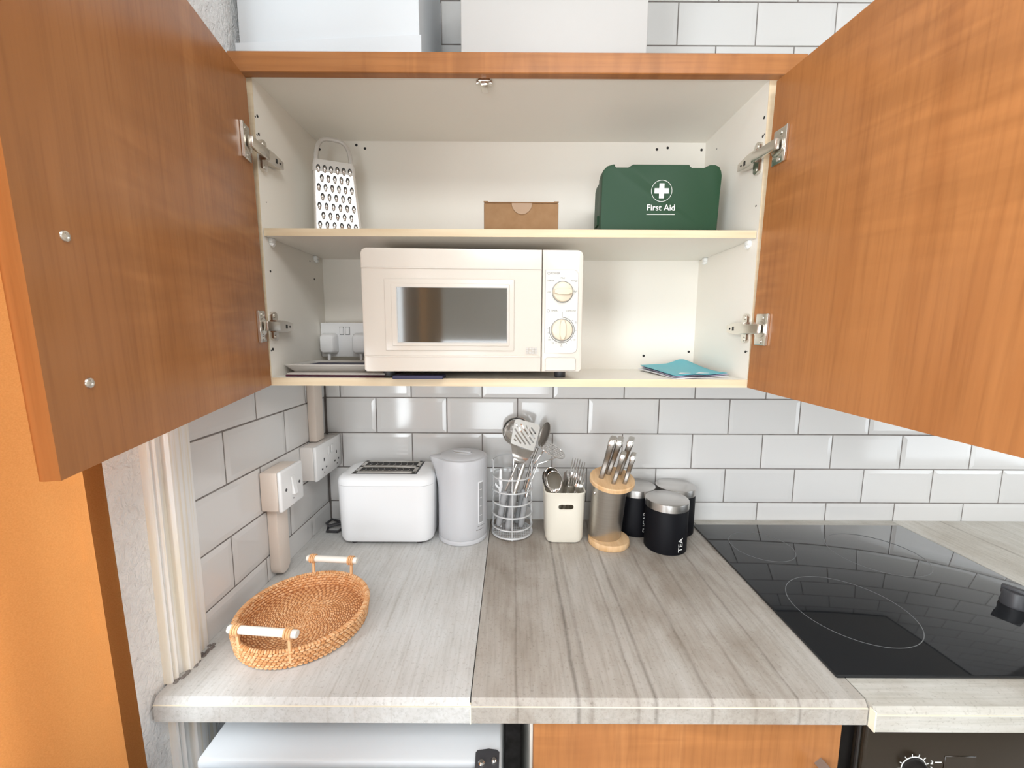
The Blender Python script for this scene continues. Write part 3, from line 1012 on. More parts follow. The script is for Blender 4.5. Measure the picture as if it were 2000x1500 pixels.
L('body', B().box(-HW + .003, HW - .003, .0345, .255, MZ0 + .002, MZ1 - .002, .004, 2), M['mw'])
XS = .1335       # door / control panel joint
dp = B().prism([(x, z) for x, z in ((-HW, MZ0 + .004), (-HW + .004, MZ0), (XS - .0012, MZ0), (XS - .0012, MZ1), (-HW + .010, MZ1), (-HW + .003, MZ1 - .003), (-HW, MZ1 - .010))], -.0340, 0.0, XZ, .0025, 2)
md = L('door', dp, M['mw'])
L('window_frame', B().box(-.1690, .0790, -.0036, .0, .0575, .1940, .0030, 2).box(-.1560, .0700, -.0056, .0, .0665, .1850, .0018, 2), M['mw'], md)
L('window', B().box(-.1447, .0648, -.0062, .0, .0735, .1775, .0004, 1), M['win'], md)
L('window_gap', B().box(-.1462, .0663, -.0059, .0, .0720, .1790), M['ltink'], md)
L('ridge', B().box(-HW + .001, XS - .0015, -.0018, .001, .2130, .2156, .0011, 2).box(-HW + .001, XS - .0015, -.0018, .001, .0450, .0476, .0011, 2), M['mw'], md)
b = B()
random.seed(3)
for i in range(4):
    for j in range(3):
        if (i, j) in ((1, 1),):
            continue
        b.box(.1030 + i * .0056, .1075 + i * .0056, -.00225, -.0019, .0520 + j * .0042, .0554 + j * .0042)
L('emblem', b, M['ltink'], md)['label'] = 'small pale grey block emblem'
pp = B().prism([(x, z) for x, z in ((XS + .0004, MZ0), (HW - .004, MZ0), (HW, MZ0 + .004), (HW, MZ1 - .010), (HW - .003, MZ1 - .003), (HW - .010, MZ1), (XS + .0004, MZ1))], -.0340, 0.0, XZ, .0020, 2)
cpn = L('control_panel', pp, M['mw'])
pk = [(XS + .0060, .0540), (HW - .018, .0540), (HW - .0125, .0565), (HW - .0100, .062), (HW - .0100, .205), (HW - .0125, .2105), (HW - .018, .2130), (XS + .0060, .2130)]
L('dial_plate', B().prism(pk, .0, .0022, XZ), M['mwp'], cpn)
L('open_button', B().prism([(XS + .0075, MZ0 + .003), (HW - .0115, MZ0 + .003), (HW - .0115, .0410), (HW - .0145, .0440), (XS + .0105, .0440), (XS + .0075, .0410)], .0, .0034, XZ, .0008, 1), M['mw'], cpn)
L('plate_edge', B().tube([(x, -.0014, z) for x, z in pk], .0010, 6, True), M['ltink'], cpn)
L('button_edge', B().tube([(x, -.0006, z) for x, z in ((XS + .0075, MZ0 + .003), (HW - .0115, MZ0 + .003), (HW - .0115, .0410), (HW - .0145, .0440), (XS + .0105, .0440), (XS + .0075, .0410))], .0010, 6, True), M['ltink'], cpn)
KX = (XS + HW) / 2 - .0005
for nm, kz, rr, ang in (('power', .1715, .0192, 0), ('timer', .0985, .0205, 90)):
    T = Matrix.Translation((KX, -.0022, kz)) @ Matrix.Rotation(radians(90), 4, 'X')
    b = B().lathe([(0, .0085), (rr - .003, .0085), (rr - .0008, .0070), (rr, 0), (0, 0)], 40, T)
    k = L('knob', b, M['knob'], cpn)
    R = Matrix.Translation((KX, -.0022, kz)) @ Matrix.Rotation(radians(ang), 4, 'Y')
    L('grip', B().prism([(-rr + .002, -.0040), (-rr * .5, -.0052), (rr * .5, -.0052), (rr - .002, -.0040), (rr - .002, .0040), (rr * .5, .0052), (-rr * .5, .0052), (-rr + .002, .0040)], .008, .0140, R @ XZ, .0016, 2), M['knob'], k)
    ro = rr + .0008
    L('knob_ring', B().lathe([(ro - .0003, 0), (ro + .0007, 0), (ro + .0007, .0003), (ro - .0003, .0003)], 48, T, closed=True), M['greyink'], cpn)
b = B()
TZ = .0985
arc = [(KX + .0245 * sin(radians(a)), -.00225, TZ + .0245 * cos(radians(a))) for a in range(3, 288, 6)]
b.tube(arc, .00055, 4)
b.tube([(KX, -.00225, TZ + .0245), (KX, -.00225, TZ + .0345)], .00055, 4)
for a in (25, 47, 69, 92, 114, 136, 159, 181, 203, 222, 240, 258, 276):
    b.tube([(KX + r * sin(radians(a)), -.00225, TZ + r * cos(radians(a))) for r in (.0268, .0285)], .0004, 4)
L('dial_marks', b, M['greyink'], cpn)


def mtext(s, x, z, size, mt='greyink'):
    tb = text_bm(s, size, .0001)
    tb.bm.transform(Matrix.Translation((x, -.0023, z)) @ Matrix.Rotation(radians(90), 4, 'X'))
    L('lettering', tb, M[mt], cpn)


mtext('POWER', KX - .0145, .2065, .0052)
mtext('TIMER', KX - .0160, .1355, .0050)
mtext('DEFROST', KX + .0175, .1355, .0048)
for s, dx, dz in (('Low', -.0265, .000), ('Defrost', -.0235, .0215), ('Med', .000, .0265), ('M.High', .0222, .0212), ('High', .0242, .0015)):
    mtext(s, KX + dx, .1715 + dz, .0046)
for s, a in (('5', 62), ('10', 128), ('15', 181), ('20', 214), ('30', 232)):
    mtext(s, KX + .0312 * sin(radians(a)), TZ + .0312 * cos(radians(a)), .0050)
b = B().lathe([(.0020, 0), (.0026, 0), (.0026, .0002), (.0020, .0002)], 16, Matrix.Translation((KX - .0272, -.0022, .2065)) @ Matrix.Rotation(radians(90), 4, 'X'), closed=True)
L('icon', b, M['greyink'], cpn)
b = B().lathe([(.0022, 0), (.0028, 0), (.0028, .0002), (.0022, .0002)], 16, Matrix.Translation((KX - .0272, -.0022, .1355)) @ Matrix.Rotation(radians(90), 4, 'X'), closed=True)
L('icon', b, M['greyink'], cpn)
for (x, y) in ((-.18, .06), (.18, .06), (-.18, .23), (.18, .23)):
    L('foot', B().lathe([(0, .0001), (.011, .0001), (.012, .003), (.012, MZ0 + .003), (0, MZ0 + .003)], 18, Matrix.Translation((x, y, 0))), M['dgry'])

# double socket on the cabinet back and its plugs
so = thing('double_socket', 'white double socket with two plugs on the cabinet back beside the microwave', 'socket', (.117, CB, 1.426))
SY = -.1000
obj('back_box', B().box(.0452, .1900, SY + .008, CB - .0003, 1.3835, 1.4690, .003, 2), M['soc'], so)
obj('faceplate', B().box(.0440, .1912, SY, SY + .008, 1.3825, 1.4700, .0030, 2), M['socw'], so)
for x in (.0985, .1135):
    obj('switch', B().box(x - .0048, x + .0048, SY - .0030, SY, 1.4400, 1.4585, .0012, 1), M['socw'], so)
obj('switch_gap', B().box(.0930, .1040, SY - .0006, SY, 1.4390, 1.4595).box(.1080, .1190, SY - .0006, SY, 1.4390, 1.4595), M['greyink'], so)
for x, lb in ((.0690, 'white plug in the left half of the cabinet socket'), (.1500, 'white plug in the right half of the cabinet socket behind the microwave')):
    pg = thing('plug', lb, 'plug', (x, SY, 1.418), group='plugs in the cabinet socket')
    T = Matrix.Translation((x, SY - .0002, 1.4170)) @ Matrix.Rotation(radians(90), 4, 'X')
    obj('body', B().loft([(0, 0, 0, .0200, .0255, .008), (0, 0, .010, .0205, .0260, .009), (0, 0, .022, .0175, .0230, .010), (0, 0, .0245, .0150, .0205, .010)], 5, mtx=T), M['socw'], pg)
    obj('cord_grip', B().tube([(x, SY - .012, 1.392), (x, SY - .012, 1.382), (x, SY - .014, 1.374)], [.0045, .004, .003], 10), M['socw'], pg)

# things lying beside and under the microwave
nb = thing('notebook', 'maroon covered thin notebook lying under the grey tray', 'notebook', (.165, -.25, BT))
obj('cover', B().box(.0600, .2780, -.3000, -.1750, BT + .0002, BT + .0040, .0008, 1), M['maroon'], nb)
obj('pages', B().box(.0640, .2740, -.3020, -.1800, BT + .0042, BT + .0080, .0008, 1), M['greyplas'], nb)
ty = thing('plastic_tray', 'pale grey shallow plastic tray with dark inside at the cabinet corner', 'tray', (.140, -.22, BT + .0082))
b = B().loft([(.139, -.212, BT + .0084, .080, .060, .012), (.139, -.212, BT + .0225, .0935, .073, .014), (.139, -.212, BT + .0245, .0935, .073, .014),
              (.139, -.212, BT + .0245, .0895, .069, .012), (.139, -.212, BT + .0125, .079, .059, .010)], 5)
obj('body', b, M['greyplas'], ty)
obj('insert', B().box(.066, .212, -.2640, -.1600, BT + .0127, BT + .0205, .001, 1), M['navy'], ty)['label'] = 'dark navy slab inside the tray'  # slab that makes the inside of the tray dark
bk = thing('booklet', 'navy blue booklet lying flat under the microwave', 'booklet', (.340, -.27, BT))
obj('cover', B().box(.2950, .3950, -.3400, -.300, BT + .0002, BT + .0075, .0008, 1), M['navy'], bk)
obj('pages', B().box(.2965, .3935, -.3385, -.3015, BT + .0016, BT + .0061), M['paper'], bk)


# leaflets
def leaflet(label, z, rot, mtl, curl, dx=0.0, dy=0.0, sc=1.0):
    r = thing('leaflet', label, 'leaflet', (.935, -.20, z), group='leaflets on the cabinet floor')
    c0, c1, c2, c3 = V((.868, -.318)), V((1.004, -.270)), V((1.000, -.092)), V((.860, -.112))
    cen = (c0 + c1 + c2 + c3) / 4
    n = 14
    top, bot = [], []
    for i in range(n + 1):
        rt, rb = [], []
        for j in range(n + 1):
            s, t_ = i / n, j / n
            p = (c0 * (1 - s) + c1 * s) * (1 - t_) + (c3 * (1 - s) + c2 * s) * t_
            p = cen + (p - cen) * sc
            q = Matrix.Rotation(rot, 2) @ (p - cen) + cen + V((dx, dy))
            bump = curl * (t_ ** 2.0) * (0.35 + .65 * math.exp(-((s - .80) / .22) ** 2)) + .0015 * sin(5 * s + 3 * t_) ** 2
            rt.append((q.x, q.y, z + .0012 + bump))
            rb.append((q.x, q.y, z + bump * (1 if z > BT + .001 else .9)))
        top.append(rt)
        bot.append(rb)
    b = B()
    b.quads(top)
    b.quads(bot)
    for e in ([(top[0], bot[0])], [(top[n], bot[n])], [([r_[0] for r_ in top], [r_[0] for r_ in bot])], [([r_[n] for r_ in top], [r_[n] for r_ in bot])]):
        b.quads([e[0][0], e[0][1]])
    bmesh.ops.remove_doubles(b.bm, verts=b.bm.verts, dist=1e-5)
    obj('sheet', b, mtl, r)
    return r


leaflet('white leaflet lying bottom of the three on the cabinet floor', BT + .0002, .03, M['paper'], .012, -.004, -.001)
leaflet('lilac grey leaflet between the white and the teal one', BT + .0034, -.02, M['lilac'], .015, .001, .004, .98)
lf = leaflet('teal leaflet lying on top of the three on the cabinet floor', BT + .0064, .01, M['teal'], .020, -.001, .005, .97)
for (x, y, z, a) in ((.893, -.288, BT + .0098, .4), (.935, -.280, BT + .0098, .25)):
    obj('torn_corner', B().prism([(-.016, -.006), (.018, -.005), (.004, .010)], 0, .0005, Matrix.Translation((x, y, z)) @ Matrix.Rotation(a, 4, 'Z')), M['paper'], lf)

# ------------------------------------------------------------------ electrics on the left wall
ds = thing('wall_socket', 'white switched double socket box on the left tiled wall, farther one', 'socket', (0, -.0815, 1.113))
obj('back_box', B().box(.0003, .034, -.153, -.010, 1.070, 1.157, .003, 2), M['soc'], ds)
obj('faceplate', B().box(.034, .0425, -.1545, -.008, 1.0685, 1.1585, .003, 2), M['socw'], ds)
b = B()
for yc in (-.1130, -.0390):
    for (dy, dz, wy, wz) in ((0, .010, .0022, .0042), (-.0115, -.0125, .0032, .0022), (.0115, -.0125, .0032, .0022)):
        b.box(.0424, .0428, yc + dy - wy, yc + dy + wy, 1.105 + dz - wz, 1.105 + dz + wz)
    b.disc((.0424, yc + (-.001 if yc < -.08 else .001), 1.0815), .0020, (1, 0, 0), .0005, 10)
obj('pin_hole', b, M['blk'], ds)['kind'] = 'stuff'
for yc in (-.0880, -.0680):
    obj('switch', B().box(.0425, .0462, yc - .0055, yc + .0055, 1.121, 1.1440, .0015, 1), M['socw'], ds)

sw = thing('cooker_switch', 'white single rocker switch box on the left tiled wall above the rattan tray', 'switch', (0, -.2745, 1.106))
obj('back_box', B().box(.0003, .038, -.3180, -.2320, 1.0635, 1.1495, .004, 2), M['trk'], sw)
obj('faceplate', B().box(.038, .0475, -.3200, -.2300, 1.0615, 1.1515, .0045, 3), M['socw'], sw)
obj('rocker', B().prism([(.0475, -.020), (.0550, -.020), (.0495, .020), (.0475, .020)], -.0065, .0065, Matrix.Translation((0, -.2750, 1.1090)) @ Matrix(((1, 0, 0, 0), (0, 0, 1, 0), (0, 1, 0, 0), (0, 0, 0, 1))), .0008, 1), M['socw'], sw)
for y in (-.3020, -.2480):
    obj('screw', B().disc((.0474, y, 1.1065), .0034, (1, 0, 0), .0008, 12), M['dgry'], sw)
obj('indicator', B().disc((.0474, -.2750, 1.0780), .0016, (1, 0, 0), .0006, 10), M['greyink'], sw)

tk = thing('cable_trunking', 'white vertical trunking below the rocker switch down to the worktop', 'trunking', (0, -.2795, .902))
prf = [(-.3010, 1.0613), (-.2580, 1.0613), (-.2580, .925), (-.2600, .916), (-.2660, .909), (-.2740, .9055), (-.2850, .9055), (-.2930, .909), (-.2990, .916), (-.3010, .925)]
obj('cover', B().prism(prf, .0003, .0230, YZ, .003, 2), M['trk'], tk)
tk2 = thing('cable_trunking', 'white vertical trunking from the double wall socket up to the cabinet', 'trunking', (0, -.0800, 1.16))
obj('cover', B().box(.0003, .0215, -.1030, -.0600, 1.1587, 1.3355, .0025, 2), M['trk'], tk2)

# ------------------------------------------------------------------ worktop things
WT = .9003

# toaster
to = thing('toaster', 'white two-slot toaster at the left of the worktop row', 'toaster', (.214, -.085, WT))
TX, TY = .2080, -.0860
b = B().loft([(TX, TY, .9060, .112, .060, .030), (TX, TY, .9100, .119, .067, .033), (TX, TY, .9200, .122, .070, .034), (TX, TY, 1.0600, .1250, .0735, .036)], 7)
obj('body', b, M['plw'], to)
b = B().loft([(TX, TY, 1.0606, .1250, .0735, .036), (TX, TY, 1.0680, .1247, .0732, .036), (TX, TY, 1.0760, .1225, .0700, .036), (TX, TY, 1.0815, .1150, .0630, .034), (TX, TY, 1.0835, .1060, .0560, .030)], 7)
tt = obj('top_cover', b, M['plw'], to)
XA, XB, YA, YB = .1240, .2840, -.1300, -.0310
b = B()
for (x0, x1, y0, y1) in ((XA, XB, YA, YA + .010), (XA, XB, YB - .010, YB), (XA, XA + .010, YA, YB), (XB - .010, XB, YA, YB), (XA, XB, -.0860, -.0750)):
    b.box(x0, x1, y0, y1, 1.0815, 1.0865, .0008, 1)
obj('slot_frame', b, M['brush'], to)['label'] = 'steel frame round the bread slots'
obj('slot_rim', B().box(XA - .004, XB + .004, YA - .003, YB + .003, 1.0830, 1.0842, .0004, 1), M['dgry'], to)
for (y0, y1) in ((YA + .010, -.0860), (-.0750, YB - .010)):
    sl = obj('bread_slot', B().box(XA + .010, XB - .010, y0, y1, 1.0838, 1.0848), M['blk'], to)
    b = B()
    for k in range(9):
        x = XA + .018 + k * .0165
        b.tube([(x, y0 + .004, 1.0852), (x + .006, (y0 + y1) / 2, 1.0852), (x, y1 - .004, 1.0852)], .0006, 4)
    b.tube([(XA + .012, y0 + .005, 1.0852), (XB - .012, y0 + .005, 1.0852)], .0009, 5)
    obj('guide_wire', b, M['steel'], sl)
coil = [(TX - .070, -.0110, .935), (TX - .095, -.0080, .915), (TX - .125, -.0150, .9045), (TX - .160, -.0300, .9040), (TX - .190, -.0560, .9040), (TX - .180, -.0880, .9040),
        (TX - .150, -.0900, .9044), (TX - .142, -.0640, .9046), (TX - .168, -.0400, .9110), (TX - .192, -.0300, .9110), (TX - .197, -.0520, .9100), (TX - .180, -.0720, .9110), (TX - .150, -.0560, .9120)]
obj('corner_coil', B().tube(coil, .0036, 8), M['dgry'], to)['label'] = 'dark tube coiled in the corner behind the toaster'  # dark coiled tube added beside and behind the toaster
obj('lever', B().box(TX - .1340, TX - .1255, TY - .014, TY + .014, 1.020, 1.034, .003, 2), M['dgry'], to)
for (dx, dy) in ((-.085, -.045), (.085, -.045), (-.085, .045), (.085, .045)):
    obj('foot', B().lathe([(0, WT), (.010, WT), (.011, .9065), (0, .9065)], 14, Matrix.Translation((TX + dx, TY + dy, 0))), M['dgry'], to)

# kettle
ke = thing('kettle', 'white plastic jug kettle with water gauge between toaster and wire basket', 'kettle', (.4016, -.0930, WT))
KC = Matrix.Translation((.4020, -.0935, 0))
obj('base', B().lathe([(0, WT), (.0640, WT), (.0660, .9020), (.0662, .9100), (.0645, .9125), (0, .9125)], 56, KC), M['plw2'], ke)


def spout(p, a):
    d = (a - radians(192) + pi) % (2 * pi) - pi
    k = max(0, (p.z - 1.058) / .062)
    g = math.exp(-(d / .24) ** 2) * k ** 1.4
    r = p.xy.length
    s_ = (r + .020 * g) / r if r > .03 else 1
    return V((p.x * s_, p.y * s_, p.z + .003 * g))


b = B().lathe([(0, .9132), (.0650, .9132), (.0660, .9160), (.0655, .9350), (.0648, .98), (.0648, 1.04), (.0655, 1.09), (.0662, 1.1180), (.0650, 1.1225), (.0615, 1.1240), (0, 1.1240)], 72, KC, fn=spout)
obj('body', b, M['plw2'], ke)
b = B().lathe([(0, 1.1310), (.020, 1.1308), (.044, 1.1290), (.0560, 1.1262), (.0585, 1.1242), (0, 1.1242)], 56, KC)
lid = obj('lid', b, M['plw2'], ke)
RL = KC @ Matrix.Rotation(radians(-20), 4, 'Z')
b = B()
g_ = []
b.lathe([(.0255, 1.1300), (.0275, 1.1322), (.0290, 1.1322), (.0300, 1.1300)], 36, RL @ Matrix.Diagonal((1.0, .55, 1, 1)))
obj('grip_rim', b, M['plw2'], lid)
obj('grip', B().box(-.0255, .0255, -.0045, .0045, 1.1300, 1.1352, .0018, 2, RL), M['plw2'], lid)
obj('grip_recess', B().lathe([(0, 1.1312), (.0262, 1.1312), (.0262, 1.1300), (0, 1.1300)], 30, RL @ Matrix.Diagonal((1.0, .55, 1, 1))), M['greyplas'], lid)


def arc_panel(cen, r0, r1, a0, a1, z0, z1, n=8):
    b = B()
    poly = [(r0 * cos(a0 + (a1 - a0) * i / n), r0 * sin(a0 + (a1 - a0) * i / n)) for i in range(n + 1)]
    poly += [(r1 * cos(a1 + (a0 - a1) * i / n), r1 * sin(a1 + (a0 - a1) * i / n)) for i in range(n + 1)]
    return b.prism(poly, z0, z1, cen)


obj('gauge_frame', arc_panel(KC, .0600, .0662, radians(-46), radians(-30), .953, 1.066), M['plw'], ke)
wg = obj('water_gauge', arc_panel(KC, .0600, .0667, radians(-44.5), radians(-31.5), .956, 1.063), M['ghandle'], ke)
b = B()
for z in (.975, 1.0, 1.022, 1.044):
    c = arc_panel(KC, .0660, .0669, radians(-43), radians(-36), z, z + .0012, 4)
    me_ = bpy.data.meshes.new('m')
    c.bm.to_mesh(me_)
    b.bm.from_mesh(me_)
    bpy.data.meshes.remove(me_)
    c.bm.free()
obj('gauge_mark', b, M['wht'], wg)
obj('print_line', arc_panel(KC, .0630, .0658, radians(-52), radians(-30), .9360, .9372), M['greyink'], ke)
obj('print_line', arc_panel(KC, .0630, .0657, radians(-48), radians(-26), .9450, .9460), M['greyink'], ke)
ha = radians(74)
hd = V((cos(ha), sin(ha), 0))
kc = V((.4020, -.0935, 0))
pts = [kc + hd * r + V((0, 0, z)) for r, z in ((.058, 1.108), (.070, 1.110), (.080, 1.098), (.082, 1.060), (.081, 1.000), (.076, .950), (.060, .935))]
b = B().tube(pts, [.007, .0075, .0075, .0075, .0075, .0075, .007], 12, flat=((-hd.y, hd.x, 0), 1.25))
obj('handle', b, M['plw2'], ke)

# wire utensil basket
BC = V((.5352, -.0775, 0))
bk_ = thing('utensil_basket', 'round silver wire utensil basket between kettle and cream cutlery pot', 'basket', (BC.x, BC.y, WT))


def circ(r, z, n=40, a0=0, a1=2 * pi, full=True):
    m_ = n if full else n + 1
    return [(BC.x + r * cos(a0 + (a1 - a0) * i / n), BC.y + r * sin(a0 + (a1 - a0) * i / n), z) for i in range(m_)]


RB = .0545
for z in (1.066, 1.0295, .9960, .9625, .9275):
    obj('ring', B().tube(circ(RB, z), .0021, 8, True), M['wire'], bk_)
obj('base_ring', B().tube(circ(RB, .9060), .0027, 8, True), M['wire'], bk_)
obj('ring', B().tube(circ(RB, 1.1050, 24, radians(0), radians(180), False), .0020, 8), M['wire'], bk_)
for a in (-90, 0, 90, 180):
    c, s_ = cos(radians(a)), sin(radians(a))
    zt = 1.066 if a in (-90,) else 1.105
    obj('upright', B().tube([(BC.x + (RB - .0025) * c, BC.y + (RB - .0025) * s_, .9055), (BC.x + (RB - .0025) * c, BC.y + (RB - .0025) * s_, zt)], .0018, 8), M['wire'], bk_)
    obj('foot', B().ball((BC.x + (RB - .001) * c, BC.y + (RB - .001) * s_, .9038), .0036, u=10, v=8), M['wire'], bk_)
b = B()
for k in range(-8, 9):
    d = k * .0062
    h_ = sqrt(max(RB ** 2 - d ** 2, 0))
    b.tube([(BC.x + d, BC.y - h_, .9062), (BC.x + d, BC.y + h_, .9062)], .0007, 4)
    b.tube([(BC.x - h_, BC.y + d, .9074), (BC.x + h_, BC.y + d, .9074)], .0007, 4)
obj('mesh_floor', b, M['wire'], bk_)
bf = .9086


def handle(par, p0, p1, r=.0092):
    p0, p1 = V(p0), V(p1)
    pts = [p0 + (p1 - p0) * k for k in (0, .04, .15, .5, .85, .97, 1)]
    obj('handle', B().tube(pts, [r * .55, r * .85, r, r * .93, r * 1.0, r * .85, r * .6], 12), M['ghandle'], par)
    hp_ = p0 + (p0 - p1).normalized() * .006
    if hp_.z > bf + .006:
        side = V((0, 1, 0))
        obj('hanging_loop', B().tube([hp_ + V((.005 * cos(i * pi / 5), 0, .0065 * sin(i * pi / 5))) for i in range(10)], .0010, 6, True), M['steel'], par)


# slotted turner: blade faces the viewer, neck bends under it
tu = thing('slotted_turner', 'steel slotted turner with grey handle standing highest in the wire basket', 'turner', (.53, -.10, bf))
TL_, TR_, BR_, BL_ = V((.5416, -.086, 1.2215)), V((.6105, -.080, 1.2020)), V((.5915, -.090, 1.1330)), V((.5297, -.094, 1.1556))
xv = ((TR_ - TL_) + (BR_ - BL_)).normalized()
cen = (TL_ + TR_ + BR_ + BL_) / 4
zn = xv.cross(((TL_ + TR_) - (BL_ + BR_)).normalized())
FT = frame(cen, xv, zn)
inv = FT.inverted()
q4 = [(inv @ p_).to_2d() for p_ in (BL_, BR_, TR_, TL_)]
poly = []
for i, p_ in enumerate(q4):
    a_, c_ = q4[i - 1], q4[(i + 1) % 4]
    rr = .012 if i >= 2 else .005
    d1, d2 = (a_ - p_).normalized(), (c_ - p_).normalized()
    for k in range(6):
        tt_ = k / 5
        poly.append(tuple((p_ + d1 * rr) * (1 - tt_) ** 2 + p_ * 2 * tt_ * (1 - tt_) + (p_ + d2 * rr) * tt_ ** 2))
bl = put('blade', mesh_of(B().prism(poly, -.0008, .0008), 'blade', M['steel'], 30), tu, FT)
cuts = []
for p0, p1 in (((-.0246, -.0191), (-.0180, -.0236)), ((-.0249, -.0084), (-.0030, -.0262)), ((-.0312, .0070), (.0100, -.0250)), ((-.0320, .0205), (.0225, -.0235)),
               ((-.0193, .0239), (.0280, -.0150)), ((-.0043, .0235), (.0285, -.0030)), ((.0102, .0225), (.0270, .0095))):
    p0, p1 = V(p0), V(p1)
    d_ = (p1 - p0).normalized()
    nx = V((-d_.y, d_.x)) * .0020
    cuts.append(B().prism([tuple(c_) for c_ in (p0 + nx, p0 - nx, p1 - nx, p1 + nx)], -.01, .01))
boolean_cut(bl, cuts)
NK = V((.5478, -.103, 1.1030))
grid = []
for i in range(9):
    k = i / 8
    l_ = BL_ + V((.0005, 0, .0)) + (NK + V((-.0045, 0, 0)) - BL_) * k
    r_ = BR_ + (NK + V((.0045, 0, 0)) - BR_) * k
    bow = V((0, -.012 * sin(pi * k * .9), -.006 * sin(pi * k)))
    grid.append([l_ + bow, (l_ + r_) / 2 + bow + V((0, -.004 * sin(pi * k), -.004 * (1 - k))), r_ + bow])
b = B().quads(grid)
bmesh.ops.solidify(b.bm, geom=b.bm.faces[:], thickness=.0014)
obj('neck', b, M['steel'], tu)
S0 = V((.5160, -.103, 1.0280))
obj('shaft', B().tube([NK + V((0, .001, .004)), NK * .6 + S0 * .4 + V((0, -.002, 0)), S0], [.0032, .0030, .0034], 10), M['steel'], tu)
handle(tu, (.4985, -.0975, .9280), S0, .0090)

la = thing('ladle', 'steel ladle behind the slotted turner in the wire basket', 'ladle', (.53, -.05, bf))
LT = frame((.5470, -.046, 1.1770), (1, -.12, -.02), (-.05, -.90, .42))
b = B().lathe([(.0385, .0), (.0400, .001), (.0405, 0), (.0385, -.009), (.033, -.018), (.022, -.0245), (0, -.027), (0, -.0255), (.0215, -.023), (.032, -.017), (.0372, -.0085)], 40, LT)
obj('bowl', b, M['steel'], la)
obj('shaft', B().tube([(.5470, -.0330, 1.1420), (.5410, -.0350, 1.11), (.5350, -.050, 1.04), (.5335, -.056, 1.005)], [.0045, .0036, .0034, .0034], 10, flat=((0, 1, 0), .6)), M['steel'], la)
handle(la, (.5220, -.0560, .9200), (.5335, -.0560, 1.0060), .0088)

sp = thing('serving_spoon', 'dark steel serving spoon leaning right behind the slotted turner', 'spoon', (.56, -.06, bf))
d_ = (V((.6385, -.050, 1.1985)) - V((.6010, -.058, 1.1280))).normalized()
ST = frame((.6215, -.053, 1.1700), d_, V((-.82, -.50, .30)))
b = B().ball((0, 0, 0), .036, .021, .009, 20, 10, ST)
bmesh.ops.bisect_plane(b.bm, geom=b.bm.verts[:] + b.bm.edges[:] + b.bm.faces[:], plane_co=ST.translation, plane_no=ST.col[2].to_3d(), clear_outer=True)
bmesh.ops.solidify(b.bm, geom=b.bm.faces[:], thickness=.0012)
obj('bowl', b, M['knife'], sp)
obj('shaft', B().tube([(.6035, -.0560, 1.1330), (.5850, -.0600, 1.0850), (.5670, -.0620, 1.0160)], [.0040, .0034, .0034], 10), M['knife'], sp)
handle(sp, (.5480, -.0640, .9200), (.5672, -.0620, 1.0170), .0086)

ma = thing('potato_masher', 'steel potato masher with pierced oval plate at the right of the basket', 'masher', (.57, -.07, bf))
MT = frame((.6440, -.074, 1.1310), V((.88, .02, -.44)), V((.42, -.42, .80)))
pl = put('mashing_plate', mesh_of(B().prism([(.0370 * cos(i * pi / 20), .0235 * sin(i * pi / 20)) for i in range(40)], -.0007, .0007), 'mashing_plate', M['steel'], 30), ma, MT)
cuts = []
for i in range(-3, 4):
    for j in range(-2, 3):
        x, y = (i + (.5 if j % 2 else 0)) * .0100, j * .0082
        if (x / .033) ** 2 + (y / .0205) ** 2 < 1:
            cuts.append((x, y))
cb_ = B()
for (x, y) in cuts:
    cb_.prism([(x + .0034 * cos(i * pi / 5), y + .0034 * sin(i * pi / 5)) for i in range(10)], -.004, .004)
boolean_cut(pl, [cb_])
obj('rim', B().tube([MT @ V((.0370 * cos(i * pi / 18), .0235 * sin(i * pi / 18), 0)) for i in range(36)], .0012, 6, True), M['steel'], ma)
for sgn in (-1, 1):
    obj('shaft', B().tube([MT @ V((sgn * .022, 0, 0)), MT @ V((sgn * .020, 0, -.016)), (.6000 + sgn * .005, -.066, 1.0900), (.5760 + sgn * .003, -.080, 1.0260), (.5725, -.084, 1.0000)], .0020, 8), M['steel'], ma)
handle(ma, (.5580, -.0890, .9200), (.5725, -.0840, 1.0020), .0088)

wk = thing('kitchen_tongs', 'small white two-pronged tongs at the left inside the basket', 'tongs', (.500, -.085, bf))
for s0, s1 in (((.4905, -.0880, 1.0450), .0030), ((.5040, -.0850, 1.0830), .0042)):
    t0 = V(s0)
    b = B().tube([(.5020, -.0880, 1.0180), (.4990 if s0[0] < .5 else .5050, -.0860, 1.0320), (t0 + V((.5020, -.0880, 1.0180))) / 2, t0 - V((0, 0, .006)), t0], [.0022, s1, s1 * 1.1, s1 * .8, .0008], 10, flat=((0, 1, 0), .5))
    obj('prong', b, M['plw'], wk)
obj('handle', B().tube([(.5020, -.0880, 1.0190), (.5010, -.0800, .960), (.5050, -.0720, .9120)], [.0022, .0028, .0030], 8), M['plw'], wk)

pe = thing('vegetable_peeler', 'peeler with a bright steel stem at the front of the wire basket', 'peeler', (.535, -.10, bf))
obj('blade', B().tube([(.5400, -.1050, 1.0200), (.5480, -.1020, 1.0450), (.5600, -.0960, 1.0800), (.5665, -.0930, 1.0985)], [.0052, .0062, .0062, .0045], 12, flat=((0, 1, 0), .7)), M['brush'], pe)
handle(pe, (.5230, -.1080, .9180), (.5400, -.1045, 1.0220), .0094)

